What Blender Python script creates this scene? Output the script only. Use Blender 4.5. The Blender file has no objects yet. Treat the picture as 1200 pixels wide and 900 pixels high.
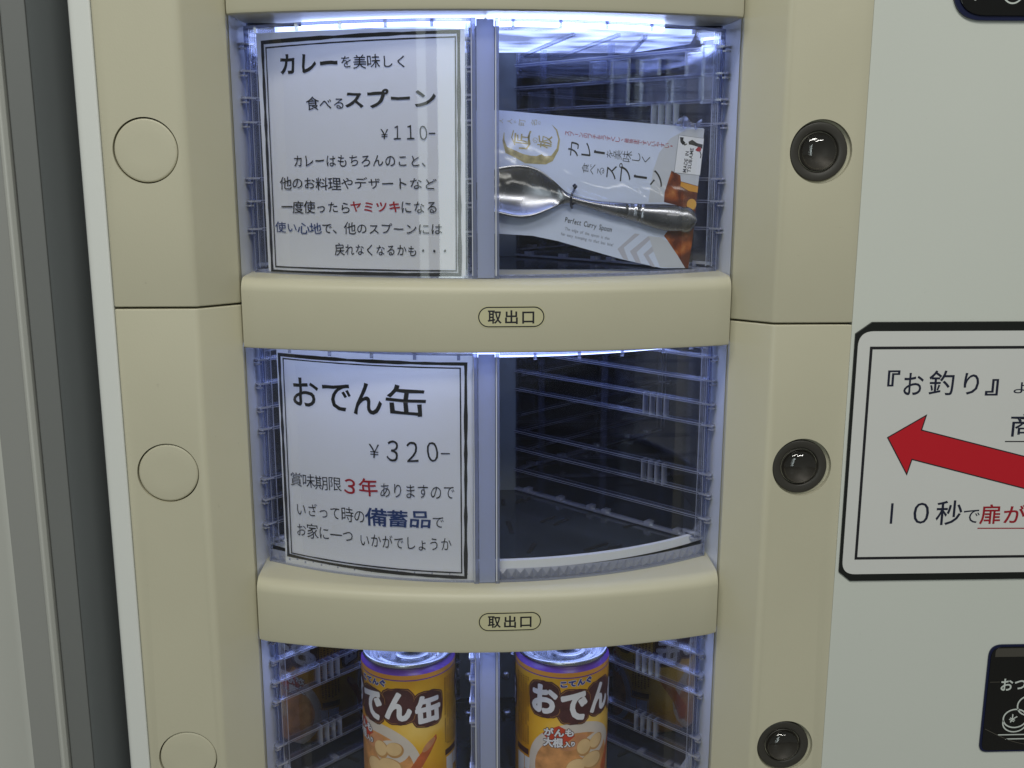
import bpy, bmesh, math, random
from mathutils import Vector, Matrix
# ---------------------------------------------------------------- camera, world, lamps, exposure
# All lengths below are written in millimetres of the modelled machine; S turns them into metres.
S = 0.00087
C = bpy.context.scene.collection
scene = bpy.context.scene
rad = math.radians

def make_camera():
    p, y, r = rad(11.78), rad(2.085), rad(0.06)
    f = Vector((math.sin(y)*math.cos(p), math.cos(y)*math.cos(p), -math.sin(p)))
    rt = Vector((math.cos(y), -math.sin(y), 0)); up = rt.cross(f)
    rt2 = math.cos(r)*rt + math.sin(r)*up; up2 = -math.sin(r)*rt + math.cos(r)*up
    cam = bpy.data.cameras.new('camera'); cam.lens = 36.0; cam.sensor_width = 36.0
    cam.clip_start = 0.01; cam.clip_end = 100
    o = bpy.data.objects.new('camera', cam); C.objects.link(o)
    m = Matrix((rt2, up2, -f)).transposed().to_4x4()
    m.translation = Vector((-9.32, -701.38, -12.68))*S
    o.matrix_world = m
    scene.camera = o
make_camera()

world = bpy.data.worlds.new('World'); scene.world = world; world.use_nodes = True
bg = world.node_tree.nodes['Background']
bg.inputs['Color'].default_value = (0.86, 0.93, 0.90, 1)
bg.inputs['Strength'].default_value = 0.125

def area(name, loc, target, sx, sy, power, col):
    l = bpy.data.lights.new(name, 'AREA'); l.shape = 'RECTANGLE'; l.size = sx; l.size_y = sy
    l.energy = power; l.color = col
    o = bpy.data.objects.new(name, l); C.objects.link(o)
    o.location = Vector(loc); d = Vector(target) - Vector(loc)
    o.rotation_euler = d.to_track_quat('-Z', 'Y').to_euler()
    return o
# two ceiling lamps of the room in front of the machine, and a tall glazed door across the room
area('ceiling_lamp', (-0.35, -1.25, 1.55), (0.0, 0.0, -0.1), 1.2, 0.3, 19.0, (1.0, 0.985, 0.90))
area('ceiling_lamp', (0.75, -2.3, 1.6), (0.1, 0.0, -0.1), 1.2, 0.3, 17.0, (1.0, 0.985, 0.92))
area('door_window', (-0.56, -3.1, 0.35), (0.0, 0.0, 0.0), 0.46, 2.0, 8.5, (0.88, 1.0, 0.98))
area('door_window', (-1.04, -3.0, 0.35), (0.0, 0.0, 0.0), 0.16, 2.0, 1.5, (0.88, 1.0, 0.97))

vs = scene.view_settings
scene.display_settings.display_device = 'sRGB'
vs.view_transform = 'Standard'; vs.look = 'None'; vs.exposure = 0.0; vs.gamma = 1.0; vs.use_curve_mapping = False
scene.cycles.max_bounces = 12; scene.cycles.transparent_max_bounces = 32
scene.cycles.caustics_reflective = False; scene.cycles.caustics_refractive = False
scene.cycles.sample_clamp_indirect = 4.0

# ---------------------------------------------------------------- materials
MATS = {}
def srgb(r, g, b):
    return tuple(((c/255)/12.92 if c/255 <= 0.04045 else ((c/255+0.055)/1.055)**2.4) for c in (r, g, b)) + (1,)

def pm(name, col, rough=0.4, metal=0.0, bump=0.0, bscale=400, mottle=0.0, mscale=8, spec=0.5, rvar=0.0, speck=0.0):
    if len(col) == 3: col = tuple(col) + (1,)
    m = bpy.data.materials.new(name); m.use_nodes = True; nt = m.node_tree; N = nt.nodes; L = nt.links
    b = N['Principled BSDF']
    b.inputs['Base Color'].default_value = col; b.inputs['Roughness'].default_value = rough
    b.inputs['Metallic'].default_value = metal; b.inputs['Specular IOR Level'].default_value = spec
    tc = N.new('ShaderNodeTexCoord')
    if mottle or rvar:
        nz = N.new('ShaderNodeTexNoise'); nz.inputs['Scale'].default_value = mscale; nz.inputs['Detail'].default_value = 6
        L.new(tc.outputs['Object'], nz.inputs['Vector'])
        if mottle:
            mx = N.new('ShaderNodeMix'); mx.data_type = 'RGBA'; mx.blend_type = 'MULTIPLY'
            mx.inputs[0].default_value = 1.0
            mx.inputs[6].default_value = col
            rp = N.new('ShaderNodeMapRange'); rp.inputs[1].default_value = 0.3; rp.inputs[2].default_value = 0.7
            rp.inputs[3].default_value = 1-mottle; rp.inputs[4].default_value = 1+mottle
            L.new(nz.outputs['Fac'], rp.inputs[0]); L.new(rp.outputs[0], mx.inputs[7]); L.new(mx.outputs[2], b.inputs['Base Color'])
        if rvar:
            r2 = N.new('ShaderNodeMapRange'); r2.inputs[1].default_value = 0.3; r2.inputs[2].default_value = 0.7
            r2.inputs[3].default_value = rough-rvar; r2.inputs[4].default_value = rough+rvar
            L.new(nz.outputs['Fac'], r2.inputs[0]); L.new(r2.outputs[0], b.inputs['Roughness'])
    if speck:
        n3 = N.new('ShaderNodeTexNoise'); n3.inputs['Scale'].default_value = 130; n3.inputs['Detail'].default_value = 8; n3.inputs['Roughness'].default_value = 0.75
        L.new(tc.outputs['Object'], n3.inputs['Vector'])
        r3 = N.new('ShaderNodeMapRange'); r3.inputs[1].default_value = 0.66; r3.inputs[2].default_value = 0.74
        r3.inputs[3].default_value = 0.0; r3.inputs[4].default_value = speck
        L.new(n3.outputs['Fac'], r3.inputs[0])
        m3 = N.new('ShaderNodeMix'); m3.data_type = 'RGBA'; m3.inputs[7].default_value = (0.13, 0.11, 0.08, 1)
        src = b.inputs['Base Color'].links[0].from_socket if b.inputs['Base Color'].links else None
        if src: L.new(src, m3.inputs[6])
        else: m3.inputs[6].default_value = col
        L.new(r3.outputs[0], m3.inputs[0]); L.new(m3.outputs[2], b.inputs['Base Color'])
    if bump:
        n2 = N.new('ShaderNodeTexNoise'); n2.inputs['Scale'].default_value = bscale; n2.inputs['Detail'].default_value = 3
        L.new(tc.outputs['Object'], n2.inputs['Vector'])
        bp = N.new('ShaderNodeBump'); bp.inputs['Strength'].default_value = bump; bp.inputs['Distance'].default_value = 0.0004
        L.new(n2.outputs['Fac'], bp.inputs['Height']); L.new(bp.outputs[0], b.inputs['Normal'])
    MATS[name] = m
    return m

def clear(name, tint, base=0.03, k=0.9, rough=0.06, milky=0.0, mcol=(0.8, 0.82, 1.0), bump=0.0, bscale=60, gcol=(1, 1, 1)):
    """clear plastic: see-through, Fresnel-like gloss, a little milky scattering"""
    m = bpy.data.materials.new(name); m.use_nodes = True; nt = m.node_tree; N = nt.nodes; L = nt.links
    N.remove(N['Principled BSDF']); out = N['Material Output']
    tr = N.new('ShaderNodeBsdfTransparent'); tr.inputs['Color'].default_value = tuple(tint)+(1,)
    gl = N.new('ShaderNodeBsdfGlossy'); gl.inputs['Roughness'].default_value = rough; gl.inputs['Color'].default_value = tuple(gcol)+(1,)
    lw = N.new('ShaderNodeLayerWeight'); lw.inputs['Blend'].default_value = 0.5
    pw = N.new('ShaderNodeMath'); pw.operation = 'POWER'; pw.inputs[1].default_value = 4.0; L.new(lw.outputs['Facing'], pw.inputs[0])
    ma = N.new('ShaderNodeMath'); ma.operation = 'MULTIPLY_ADD'; ma.inputs[1].default_value = k; ma.inputs[2].default_value = base
    ma.use_clamp = True; L.new(pw.outputs[0], ma.inputs[0])
    src = tr
    if milky:
        df = N.new('ShaderNodeBsdfDiffuse'); df.inputs['Color'].default_value = tuple(mcol)+(1,)
        tl = N.new('ShaderNodeBsdfTranslucent'); tl.inputs['Color'].default_value = tuple(mcol)+(1,)
        a = N.new('ShaderNodeMixShader'); a.inputs[0].default_value = 0.6; L.new(df.outputs[0], a.inputs[1]); L.new(tl.outputs[0], a.inputs[2])
        c = N.new('ShaderNodeMixShader'); c.inputs[0].default_value = milky; L.new(tr.outputs[0], c.inputs[1]); L.new(a.outputs[0], c.inputs[2])
        src = c
    mx = N.new('ShaderNodeMixShader'); L.new(ma.outputs[0], mx.inputs[0]); L.new(src.outputs[0], mx.inputs[1]); L.new(gl.outputs[0], mx.inputs[2])
    L.new(mx.outputs[0], out.inputs['Surface'])
    if bump:
        tc = N.new('ShaderNodeTexCoord'); n2 = N.new('ShaderNodeTexNoise'); n2.inputs['Scale'].default_value = bscale; n2.inputs['Detail'].default_value = 2
        L.new(tc.outputs['Object'], n2.inputs['Vector'])
        bp = N.new('ShaderNodeBump'); bp.inputs['Strength'].default_value = bump; bp.inputs['Distance'].default_value = 0.001
        L.new(n2.outputs['Fac'], bp.inputs['Height']); L.new(bp.outputs[0], gl.inputs['Normal']); L.new(bp.outputs[0], lw.inputs['Normal'])
    MATS[name] = m
    return m

def paper(name, col, transl=0.3):
    m = bpy.data.materials.new(name); m.use_nodes = True; nt = m.node_tree; N = nt.nodes; L = nt.links
    b = N['Principled BSDF']; b.inputs['Base Color'].default_value = tuple(col)+(1,); b.inputs['Roughness'].default_value = 0.55
    tl = N.new('ShaderNodeBsdfTranslucent'); tl.inputs['Color'].default_value = tuple(col)+(1,)
    mx = N.new('ShaderNodeMixShader'); mx.inputs[0].default_value = transl
    L.new(b.outputs[0], mx.inputs[1]); L.new(tl.outputs[0], mx.inputs[2]); L.new(mx.outputs[0], N['Material Output'].inputs['Surface'])
    tc = N.new('ShaderNodeTexCoord'); n2 = N.new('ShaderNodeTexNoise'); n2.inputs['Scale'].default_value = 25; n2.inputs['Detail'].default_value = 2
    L.new(tc.outputs['Object'], n2.inputs['Vector'])
    bp = N.new('ShaderNodeBump'); bp.inputs['Strength'].default_value = 0.25; bp.inputs['Distance'].default_value = 0.002
    L.new(n2.outputs['Fac'], bp.inputs['Height']); L.new(bp.outputs[0], b.inputs['Normal'])
    MATS[name] = m
    return m

def emit(name, col, strength, spots=0.0, scale=60):
    m = bpy.data.materials.new(name); m.use_nodes = True; nt = m.node_tree; N = nt.nodes; L = nt.links
    N.remove(N['Principled BSDF']); e = N.new('ShaderNodeEmission'); e.inputs['Color'].default_value = tuple(col)+(1,)
    e.inputs['Strength'].default_value = strength
    if spots:   # the separate diodes behind the diffuser
        tc = N.new('ShaderNodeTexCoord'); mp = N.new('ShaderNodeMapping'); mp.inputs['Scale'].default_value = (1.0, 1.3, 1.0)
        vo = N.new('ShaderNodeTexNoise'); vo.inputs['Scale'].default_value = scale; vo.inputs['Detail'].default_value = 1.0
        L.new(tc.outputs['Object'], mp.inputs['Vector']); L.new(mp.outputs['Vector'], vo.inputs['Vector'])
        mr = N.new('ShaderNodeMapRange'); mr.inputs[1].default_value = 0.40; mr.inputs[2].default_value = 0.72
        mr.inputs[3].default_value = strength*0.42; mr.inputs[4].default_value = strength*(1+spots)
        L.new(vo.outputs['Fac'], mr.inputs[0]); L.new(mr.outputs[0], e.inputs['Strength'])
    L.new(e.outputs[0], N['Material Output'].inputs['Surface'])
    MATS[name] = m
    return m

pm('beige', (0.57, 0.545, 0.415), 0.42, bump=0.12, bscale=900, mottle=0.03, mscale=9, spec=0.4, rvar=0.05, speck=0.25)
pm('beige_label', (0.57, 0.545, 0.35), 0.35)
pm('white_panel', (0.655, 0.685, 0.64), 0.45, bump=0.08, bscale=700, mottle=0.015, mscale=6, spec=0.35, rvar=0.05, speck=0.2)
pm('trim_white', (0.74, 0.76, 0.74), 0.28, bump=0.05, bscale=300)
pm('jamb_grey', (0.78, 0.81, 0.88), 0.3, bump=0.1, bscale=300)
pm('seam_dark', (0.03, 0.028, 0.024), 0.7)
pm('bezel', (0.045, 0.042, 0.036), 0.42, bump=0.1, bscale=500)
pm('dark_well', (0.04, 0.035, 0.034), 0.5, spec=0.05)
pm('interior', (0.018, 0.019, 0.021), 0.45, mottle=0.25, mscale=14)
pm('interior_back', (0.035, 0.030, 0.027), 0.6, mottle=0.5, mscale=20)
pm('turntable', (0.028, 0.033, 0.038), 0.16, bump=0.15, bscale=200, mottle=0.2, mscale=30)
pm('hub', (0.13, 0.15, 0.16), 0.42, bump=0.2, bscale=300, mottle=0.1, mscale=30)
pm('slot', (0.002, 0.002, 0.002), 0.9)
pm('lip_white', (0.72, 0.74, 0.78), 0.35)
pm('steel', (0.55, 0.56, 0.58), 0.3, 1.0, bump=0.15, bscale=300)
pm('spoon', (0.25, 0.255, 0.28), 0.27, 1.0, bump=0.03, bscale=120, mottle=0.10, mscale=60, rvar=0.08)
pm('aluminium', (0.52, 0.54, 0.58), 0.26, 1.0, bump=0.1, bscale=400)
pm('ink', (0.012, 0.012, 0.016), 0.5)
pm('ink_red', (0.33, 0.008, 0.02), 0.5)
pm('sticker_white', (0.72, 0.74, 0.80), 0.4)
pm('ink_blue', (0.012, 0.035, 0.15), 0.5)
pm('ink_navy', (0.010, 0.013, 0.035), 0.5)
pm('ink_grey', (0.14, 0.15, 0.20), 0.5)
pm('ink_white', (0.62, 0.67, 0.64), 0.4)
pm('gold_ink', (0.36, 0.31, 0.15), 0.35, mottle=0.3, mscale=300)
pm('magnet', (0.010, 0.012, 0.011), 0.4, bump=0.15, bscale=300)
pm('sign_sheet', (0.69, 0.70, 0.69), 0.4, mottle=0.012, mscale=15)
pm('arrow_red', (0.56, 0.013, 0.025), 0.4)
pm('panel_black', (0.010, 0.010, 0.010), 0.16, bump=0.03, bscale=60)
pm('panel_blue', (0.008, 0.012, 0.05), 0.3)
pm('panel_grey', (0.075, 0.07, 0.06), 0.3)
pm('card_white', (0.55, 0.62, 0.80), 0.4, mottle=0.012, mscale=30)  # white card, with the blue of the LED light put into its colour
pm('card_grey', (0.50, 0.53, 0.60), 0.4)
pm('chevron', (0.42, 0.43, 0.52), 0.45)
pm('appliance', (0.50, 0.51, 0.48), 0.35, mottle=0.02, mscale=3)
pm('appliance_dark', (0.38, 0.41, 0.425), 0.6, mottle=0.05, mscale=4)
pm('appliance_shade', (0.28, 0.285, 0.275), 0.6)  # darker copy of appliance: shade of the curving door face put into colour
pm('appliance_mid', (0.172, 0.18, 0.178), 0.5, mottle=0.03, mscale=4)
pm('floor', (0.25, 0.24, 0.22), 0.5, mottle=0.1, mscale=6)
pm('purple', (0.13, 0.045, 0.34), 0.3)
pm('band_orange', (0.75, 0.33, 0.05), 0.3)
pm('plaque', (0.065, 0.018, 0.022), 0.4, mottle=0.3, mscale=150)
pm('plaque_edge', (0.30, 0.14, 0.045), 0.4)
pm('can_white', (0.70, 0.70, 0.76), 0.4)
pm('can_blue', (0.03, 0.05, 0.30), 0.4)
pm('can_red', (0.50, 0.05, 0.02), 0.4, mottle=0.2, mscale=120)
pm('bowl', (0.62, 0.55, 0.50), 0.4, mottle=0.06, mscale=60)
pm('broth', (0.58, 0.27, 0.10), 0.35, mottle=0.35, mscale=110)
pm('egg', (0.72, 0.50, 0.26), 0.35, mottle=0.12, mscale=60)
pm('egg_shade', (0.50, 0.27, 0.10), 0.35, mottle=0.12, mscale=60)
pm('sausage', (0.48, 0.11, 0.035), 0.35, mottle=0.3, mscale=130)
pm('sausage_in', (0.55, 0.25, 0.12), 0.35, mottle=0.2, mscale=120)
pm('can_text', (0.16, 0.05, 0.015), 0.4)
pm('twist_tie', (0.02, 0.022, 0.04), 0.5)
pm('pouch_orange', (0.60, 0.24, 0.06), 0.35, mottle=0.4, mscale=70)
pm('pouch_brown', (0.16, 0.04, 0.03), 0.35, mottle=0.5, mscale=60)
clear('glass', (0.97, 0.975, 0.985), base=0.055, k=0.9, rough=0.03, bump=0.12, bscale=14)
clear('clear_wall', (0.86, 0.87, 0.90), base=0.085, k=0.5, rough=0.02, milky=0.0, bump=0.03, bscale=22, gcol=(0.9, 0.92, 1))
clear('clear_wall_gloss', (0.80, 0.81, 0.86), base=0.30, k=0.5, rough=0.02, bump=0.02, bscale=22, gcol=(0.9, 0.92, 1))
clear('clear_rib', (0.85, 0.87, 0.93), base=0.12, k=0.6, rough=0.06, milky=0.03, mcol=(0.66, 0.70, 0.95))
clear('rib_edge', (0.7, 0.72, 0.85), base=0.3, k=0.7, rough=0.10, milky=0.55, mcol=(0.85, 0.88, 1.0))
clear('diffuser', (0.96, 0.96, 1.0), base=0.03, k=0.12, rough=0.05)
clear('clear_edge', (0.75, 0.77, 0.88), base=0.12, k=0.9, rough=0.08, milky=0.35, mcol=(0.60, 0.66, 0.85))
clear('frosted', (0.6, 0.6, 0.8), base=0.06, k=0.5, rough=0.25, milky=0.92, mcol=(0.60, 0.66, 0.86))
clear('prism', (0.7, 0.7, 0.76), base=0.04, k=0.3, rough=0.3, milky=0.85, mcol=(0.50, 0.53, 0.66))
clear('film', (0.98, 0.98, 0.985), base=0.022, k=0.35, rough=0.15, bump=0.03, bscale=30)
clear('lens_glass', (0.75, 0.73, 0.71), base=0.075, k=0.6, rough=0.015)
paper('card_paper', (0.92, 0.93, 0.95), 0.40)
emit('led', (0.41, 0.53, 1.0), 2.0, spots=1.0, scale=30)
emit('led_strip', (0.42, 0.53, 1.0), 4.2)
emit('led_strip_top', (0.42, 0.53, 1.0), 9.5)

def curry_mat(name, c1, c2, c3, scale):
    m = bpy.data.materials.new(name); m.use_nodes = True; nt = m.node_tree; N = nt.nodes; L = nt.links
    b = N['Principled BSDF']; b.inputs['Roughness'].default_value = 0.3
    tc = N.new('ShaderNodeTexCoord'); vo = N.new('ShaderNodeTexVoronoi'); vo.inputs['Scale'].default_value = scale
    nz = N.new('ShaderNodeTexNoise'); nz.inputs['Scale'].default_value = scale*0.8; nz.inputs['Detail'].default_value = 4
    mxv = N.new('ShaderNodeVectorMath'); mxv.operation = 'MULTIPLY_ADD'; mxv.inputs[1].default_value = (0.02, 0.02, 0.02)
    L.new(tc.outputs['Object'], nz.inputs['Vector']); L.new(nz.outputs['Color'], mxv.inputs[0]); L.new(tc.outputs['Object'], mxv.inputs[2])
    L.new(mxv.outputs[0], vo.inputs['Vector'])
    cr = N.new('ShaderNodeValToRGB'); e = cr.color_ramp.elements
    e[0].position = 0.05; e[0].color = c3+(1,); e[1].position = 0.75; e[1].color = c1+(1,)
    k = e.new(0.4); k.color = c2+(1,)
    nz2 = N.new('ShaderNodeTexNoise'); nz2.inputs['Scale'].default_value = scale*1.6; nz2.inputs['Detail'].default_value = 5
    L.new(tc.outputs['Object'], nz2.inputs['Vector'])
    sm = N.new('ShaderNodeMath'); sm.operation = 'MULTIPLY_ADD'; sm.inputs[1].default_value = 0.9; sm.inputs[2].default_value = -0.35
    L.new(nz2.outputs['Fac'], sm.inputs[0]); ad = N.new('ShaderNodeMath'); ad.operation = 'ADD'
    L.new(vo.outputs['Distance'], ad.inputs[0]); L.new(sm.outputs[0], ad.inputs[1]); L.new(ad.outputs[0], cr.inputs[0]); L.new(cr.outputs[0], b.inputs['Base Color'])
    MATS[name] = m
curry_mat('curry', (0.10, 0.022, 0.012), (0.30, 0.075, 0.02), (0.50, 0.20, 0.06), 95)
curry_mat('curry_potato', (0.62, 0.30, 0.05), (0.66, 0.38, 0.07), (0.72, 0.48, 0.14), 60)
curry_mat('can_gold', (0.66, 0.30, 0.015), (0.76, 0.43, 0.03), (0.88, 0.66, 0.22), 16)

# ---------------------------------------------------------------- helpers
BASE = {}
def tag(o, label=None, cat=None, group=None, kind=None):
    if label: o['label'] = label
    if cat: o['category'] = cat
    if group: o['group'] = group
    if kind: o['kind'] = kind
    return o
def thing(name, label, cat, base, group=None):
    o = bpy.data.objects.new(name, None); C.objects.link(o)
    o.empty_display_size = 0.02
    o.location = Vector(base)*S; BASE[o] = Vector(base)
    return tag(o, label, cat, group)
def build(name, verts, faces, mat, parent=None, smooth=False, bevel=0.0, seg=2, label=None):
    """verts in millimetres of the place; the mesh is stored relative to its thing's base"""
    b = BASE.get(parent, Vector((0, 0, 0)))
    me = bpy.data.meshes.new(name)
    bm = bmesh.new()
    vs_ = [bm.verts.new((Vector(v)-b)*S) for v in verts]
    for f in faces:
        try: bm.faces.new([vs_[i] for i in f])
        except ValueError: pass
    if bevel:
        bmesh.ops.recalc_face_normals(bm, faces=bm.faces)
        bmesh.ops.bevel(bm, geom=[e for e in bm.edges if len(e.link_faces) == 2 and e.calc_face_angle(0) > 0.5], offset=bevel*S, segments=seg, affect='EDGES', profile=0.5)
    bm.to_mesh(me); bm.free()
    if smooth:
        me.polygons.foreach_set('use_smooth', [True]*len(me.polygons))
    me.materials.append(MATS[mat])
    o = bpy.data.objects.new(name, me); C.objects.link(o)
    if parent is not None:
        o.parent = parent; BASE[o] = b
    if label: o['label'] = label
    return o
class MB:
    def __init__(s): s.v = []; s.f = []
    def add(s, v, f):
        n = len(s.v); s.v += [tuple(p) for p in v]; s.f += [tuple(i+n for i in q) for q in f]; return s
    def box(s, x0, x1, y0, y1, z0, z1):
        return s.add([(x, y, z) for z in (z0, z1) for y in (y0, y1) for x in (x0, x1)],
                     [(0, 2, 3, 1), (4, 5, 7, 6), (0, 1, 5, 4), (2, 6, 7, 3), (0, 4, 6, 2), (1, 3, 7, 5)])
    def bar(s, a, b, w, h, up=(0, 0, 1)):
        """box from a to b, w across, h along up"""
        a = Vector(a); b = Vector(b); d = (b-a).normalized(); u = Vector(up); sd = d.cross(u).normalized(); u = sd.cross(d)
        vs = []
        for p in (a, b):
            for i, j in ((-1, -1), (1, -1), (1, 1), (-1, 1)):
                vs.append(tuple(p + sd*(i*w/2) + u*(j*h/2)))
        return s.add(vs, [(3, 2, 1, 0), (4, 5, 6, 7), (0, 1, 5, 4), (1, 2, 6, 5), (2, 3, 7, 6), (3, 0, 4, 7)])
    def build(s, name, mat, parent=None, **k): return build(name, s.v, s.f, mat, parent, **k)
def sheet_grid(fn, nu, nv, closed_u=False):
    v = [fn(i/(nu if closed_u else nu-1), j/(nv-1)) for j in range(nv) for i in range(nu)]
    f = []
    for j in range(nv-1):
        for i in range(nu if closed_u else nu-1):
            k = (i+1) % nu; f.append((j*nu+i, j*nu+k, (j+1)*nu+k, (j+1)*nu+i))
    return v, f
def fillet(pts, radii, n=5):
    out = []; m = len(pts)
    for i, p in enumerate(pts):
        r = radii[i] if isinstance(radii, (list, tuple)) else radii
        if not r: out.append(p); continue
        P = Vector(p); A = Vector(pts[i-1]); B = Vector(pts[(i+1) % m])
        a = (A-P).normalized(); b = (B-P).normalized()
        ang = a.angle(b)
        if ang > 3.1: out.append(p); continue
        t = min(r/math.tan(ang/2), (A-P).length*0.49, (B-P).length*0.49)
        p0 = P+a*t; p1 = P+b*t
        for k in range(n+1):
            q = k/n; out.append(tuple((1-q)**2*p0 + 2*q*(1-q)*P + q*q*p1))
    return out
def extrude(name, poly, z0, z1, mat, parent, **k):
    """closed outline in (x, y) swept in z"""
    n = len(poly)
    v = [(x, y, z0) for x, y in poly] + [(x, y, z1) for x, y in poly]
    f = [(i, (i+1) % n, n+(i+1) % n, n+i) for i in range(n)] + [tuple(range(n-1, -1, -1)), tuple(range(n, 2*n))]
    return build(name, v, f, mat, parent, **k)
def plate(name, poly, y0, y1, mat, parent, **k):
    """closed outline in (x, z) swept in y (y0 nearer)"""
    n = len(poly)
    v = [(x, y0, z) for x, z in poly] + [(x, y1, z) for x, z in poly]
    f = [(i, (i+1) % n, n+(i+1) % n, n+i) for i in range(n)] + [tuple(range(n-1, -1, -1)), tuple(range(n, 2*n))]
    return build(name, v, f, mat, parent, **k)
def lathe_y(name, prof, cx, cz, mat, parent, n=64, **k):
    """profile [(r, y)] turned about the axis through (cx, cz) along y"""
    v = []; f = []
    for r, y in prof:
        for i in range(n):
            a = 2*math.pi*i/n; v.append((cx+r*math.cos(a), y, cz+r*math.sin(a)))
    for j in range(len(prof)-1):
        for i in range(n):
            q = (i+1) % n; f.append((j*n+i, j*n+q, (j+1)*n+q, (j+1)*n+i))
    if prof[-1][0] > 0.01: f.append(tuple((len(prof)-1)*n+i for i in range(n)))
    return build(name, v, f, mat, parent, smooth=True, **k)
def lathe_z(name, prof, cx, cy, mat, parent, n=96, cap=False, **k):
    v = []; f = []
    for r, z in prof:
        for i in range(n):
            a = 2*math.pi*i/n; v.append((cx+r*math.cos(a), cy+r*math.sin(a), z))
    for j in range(len(prof)-1):
        for i in range(n):
            q = (i+1) % n; f.append((j*n+i, j*n+q, (j+1)*n+q, (j+1)*n+i))
    if cap: f.append(tuple((len(prof)-1)*n+i for i in range(n)))
    return build(name, v, f, mat, parent, smooth=True, **k)

# ---- lettering: glyph outlines of the built-in font, laid out glyph by glyph with a slight hand-drawn unevenness
_cache = {}
_curve = bpy.data.curves.new('lettering_source', 'FONT'); _curve.resolution_u = 3
_tobj = bpy.data.objects.new('lettering_source', _curve); C.objects.link(_tobj)
def glyph(ch, bold):
    k = (ch, bold)
    if k not in _cache:
        _curve.body = ch; _curve.offset = bold
        dg = bpy.context.evaluated_depsgraph_get(); dg.update()
        me = bpy.data.meshes.new_from_object(_tobj.evaluated_get(dg))
        v = [(p.co.x, p.co.y) for p in me.vertices]; f = [tuple(q.vertices) for q in me.polygons]
        bpy.data.meshes.remove(me)
        _cache[k] = (v, f)
    return _cache[k]
SMALL = set('っゃゅょ')
def text2d(s, bold=0.0, jit=0.02, seed=1, space=1.0):
    rnd = random.Random(hash_(s)+seed); V = []; F = []; x = 0
    for ch in s:
        v, f = glyph(ch, bold)
        if not v: x += 0.5; continue
        wide = ord(ch) > 0x2000
        xs = [p[0] for p in v]; w = max(xs)-min(xs)
        kana = 0x3040 <= ord(ch) < 0x30ff
        sc = (0.9 if kana else 1.0)*(1+rnd.uniform(-jit, jit)*1.5)
        an = rnd.uniform(-jit, jit)*1.3; dy = rnd.uniform(-jit, jit)*0.9
        if wide: cx, cy, adv = 0.5*0.94, 0.36, 0.94
        else: cx, cy, adv = min(xs)+w/2, 0.36, w+0.10
        n = len(V); ca, sa = math.cos(an), math.sin(an)
        if jit > 0.025:
            p1, p2 = rnd.uniform(0, 6), rnd.uniform(0, 6)
            v = [(a+0.014*math.sin(8*b+p1)+0.006*math.sin(19*b+p2), b+0.013*math.sin(7*a+p2)+0.005*math.sin(21*a+p1)) for a, b in v]
        off = 0.47 if wide else w/2+0.05
        for a, b in v:
            a = (a-cx)*sc; b = (b-cy)*sc
            V.append((x+off*space+a*ca-b*sa, 0.36+dy+a*sa+b*ca))
        F += [tuple(i+n for i in q) for q in f]
        x += adv*space
    return V, F
def hash_(s):
    h = 7
    for c in s: h = (h*31+ord(c)) % 100003
    return h
def place_text(name, s, box, mapf, mat, parent, bold=0.0, jit=0.02, rot=0.0, space=1.0):
    """fit the word into box (u0,u1,v0,v1) and map (u,v) to the place"""
    V, F = text2d(s, bold, jit, space=space)
    xs = [p[0] for p in V]; ys = [p[1] for p in V]
    x0, x1, y0, y1 = min(xs), max(xs), min(ys), max(ys)
    u0, u1, v0, v1 = box
    P = [(u0+(a-x0)/(x1-x0)*(u1-u0), v0+(b-y0)/max(y1-y0, 1e-6)*(v1-v0)) for a, b in V]
    if rot:
        cu, cv = (u0+u1)/2, (v0+v1)/2; ca, sa = math.cos(rot), math.sin(rot)
        P = [(cu+(a-cu)*ca-(b-cv)*sa, cv+(a-cu)*sa+(b-cv)*ca) for a, b in P]
    return build(name, [mapf(a, b) for a, b in P], F, mat, parent)
def place_fat(name, s, box, mapfac, off, mat, parent, fat, rot=0.0, bold=0.01):
    """heavy lettering: the word laid over itself in a small ring of shifts, each a hair higher"""
    V, F = text2d(s, bold, 0)
    xs = [p[0] for p in V]; ys = [p[1] for p in V]
    x0, x1, y0, y1 = min(xs), max(xs), min(ys), max(ys); u0, u1, v0, v1 = box
    P = [(u0+(a-x0)/(x1-x0)*(u1-u0), v0+(b-y0)/(y1-y0)*(v1-v0)) for a, b in V]
    if rot:
        cu, cv = (u0+u1)/2, (v0+v1)/2; ca, sa = math.cos(rot), math.sin(rot)
        P = [(cu+(a-cu)*ca-(b-cv)*sa, cv+(a-cu)*sa+(b-cv)*ca) for a, b in P]
    bm = bmesh.new(); vv = [bm.verts.new((a, b, 0)) for a, b in P]
    for f in F:
        try: bm.faces.new([vv[i] for i in f])
        except ValueError: pass
    for _ in range(4):
        es = [e for e in bm.edges if e.calc_length() > 3.0]
        if not es: break
        bmesh.ops.subdivide_edges(bm, edges=es, cuts=1)
        bmesh.ops.triangulate(bm, faces=[f for f in bm.faces if len(f.verts) > 3])
    bm.verts.index_update()
    P = [(v.co.x, v.co.y) for v in bm.verts]; F = [tuple(v.index for v in f.verts) for f in bm.faces]; bm.free()
    m = MB()
    for k in range(9):
        an = 2*math.pi*k/8; f_ = fat if k < 8 else 0; mp = mapfac(off+0.014*k)
        m.add([mp(a+f_*math.cos(an), b+f_*math.sin(an)) for a, b in P], F)
    return m.build(name, mat, parent)
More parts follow.
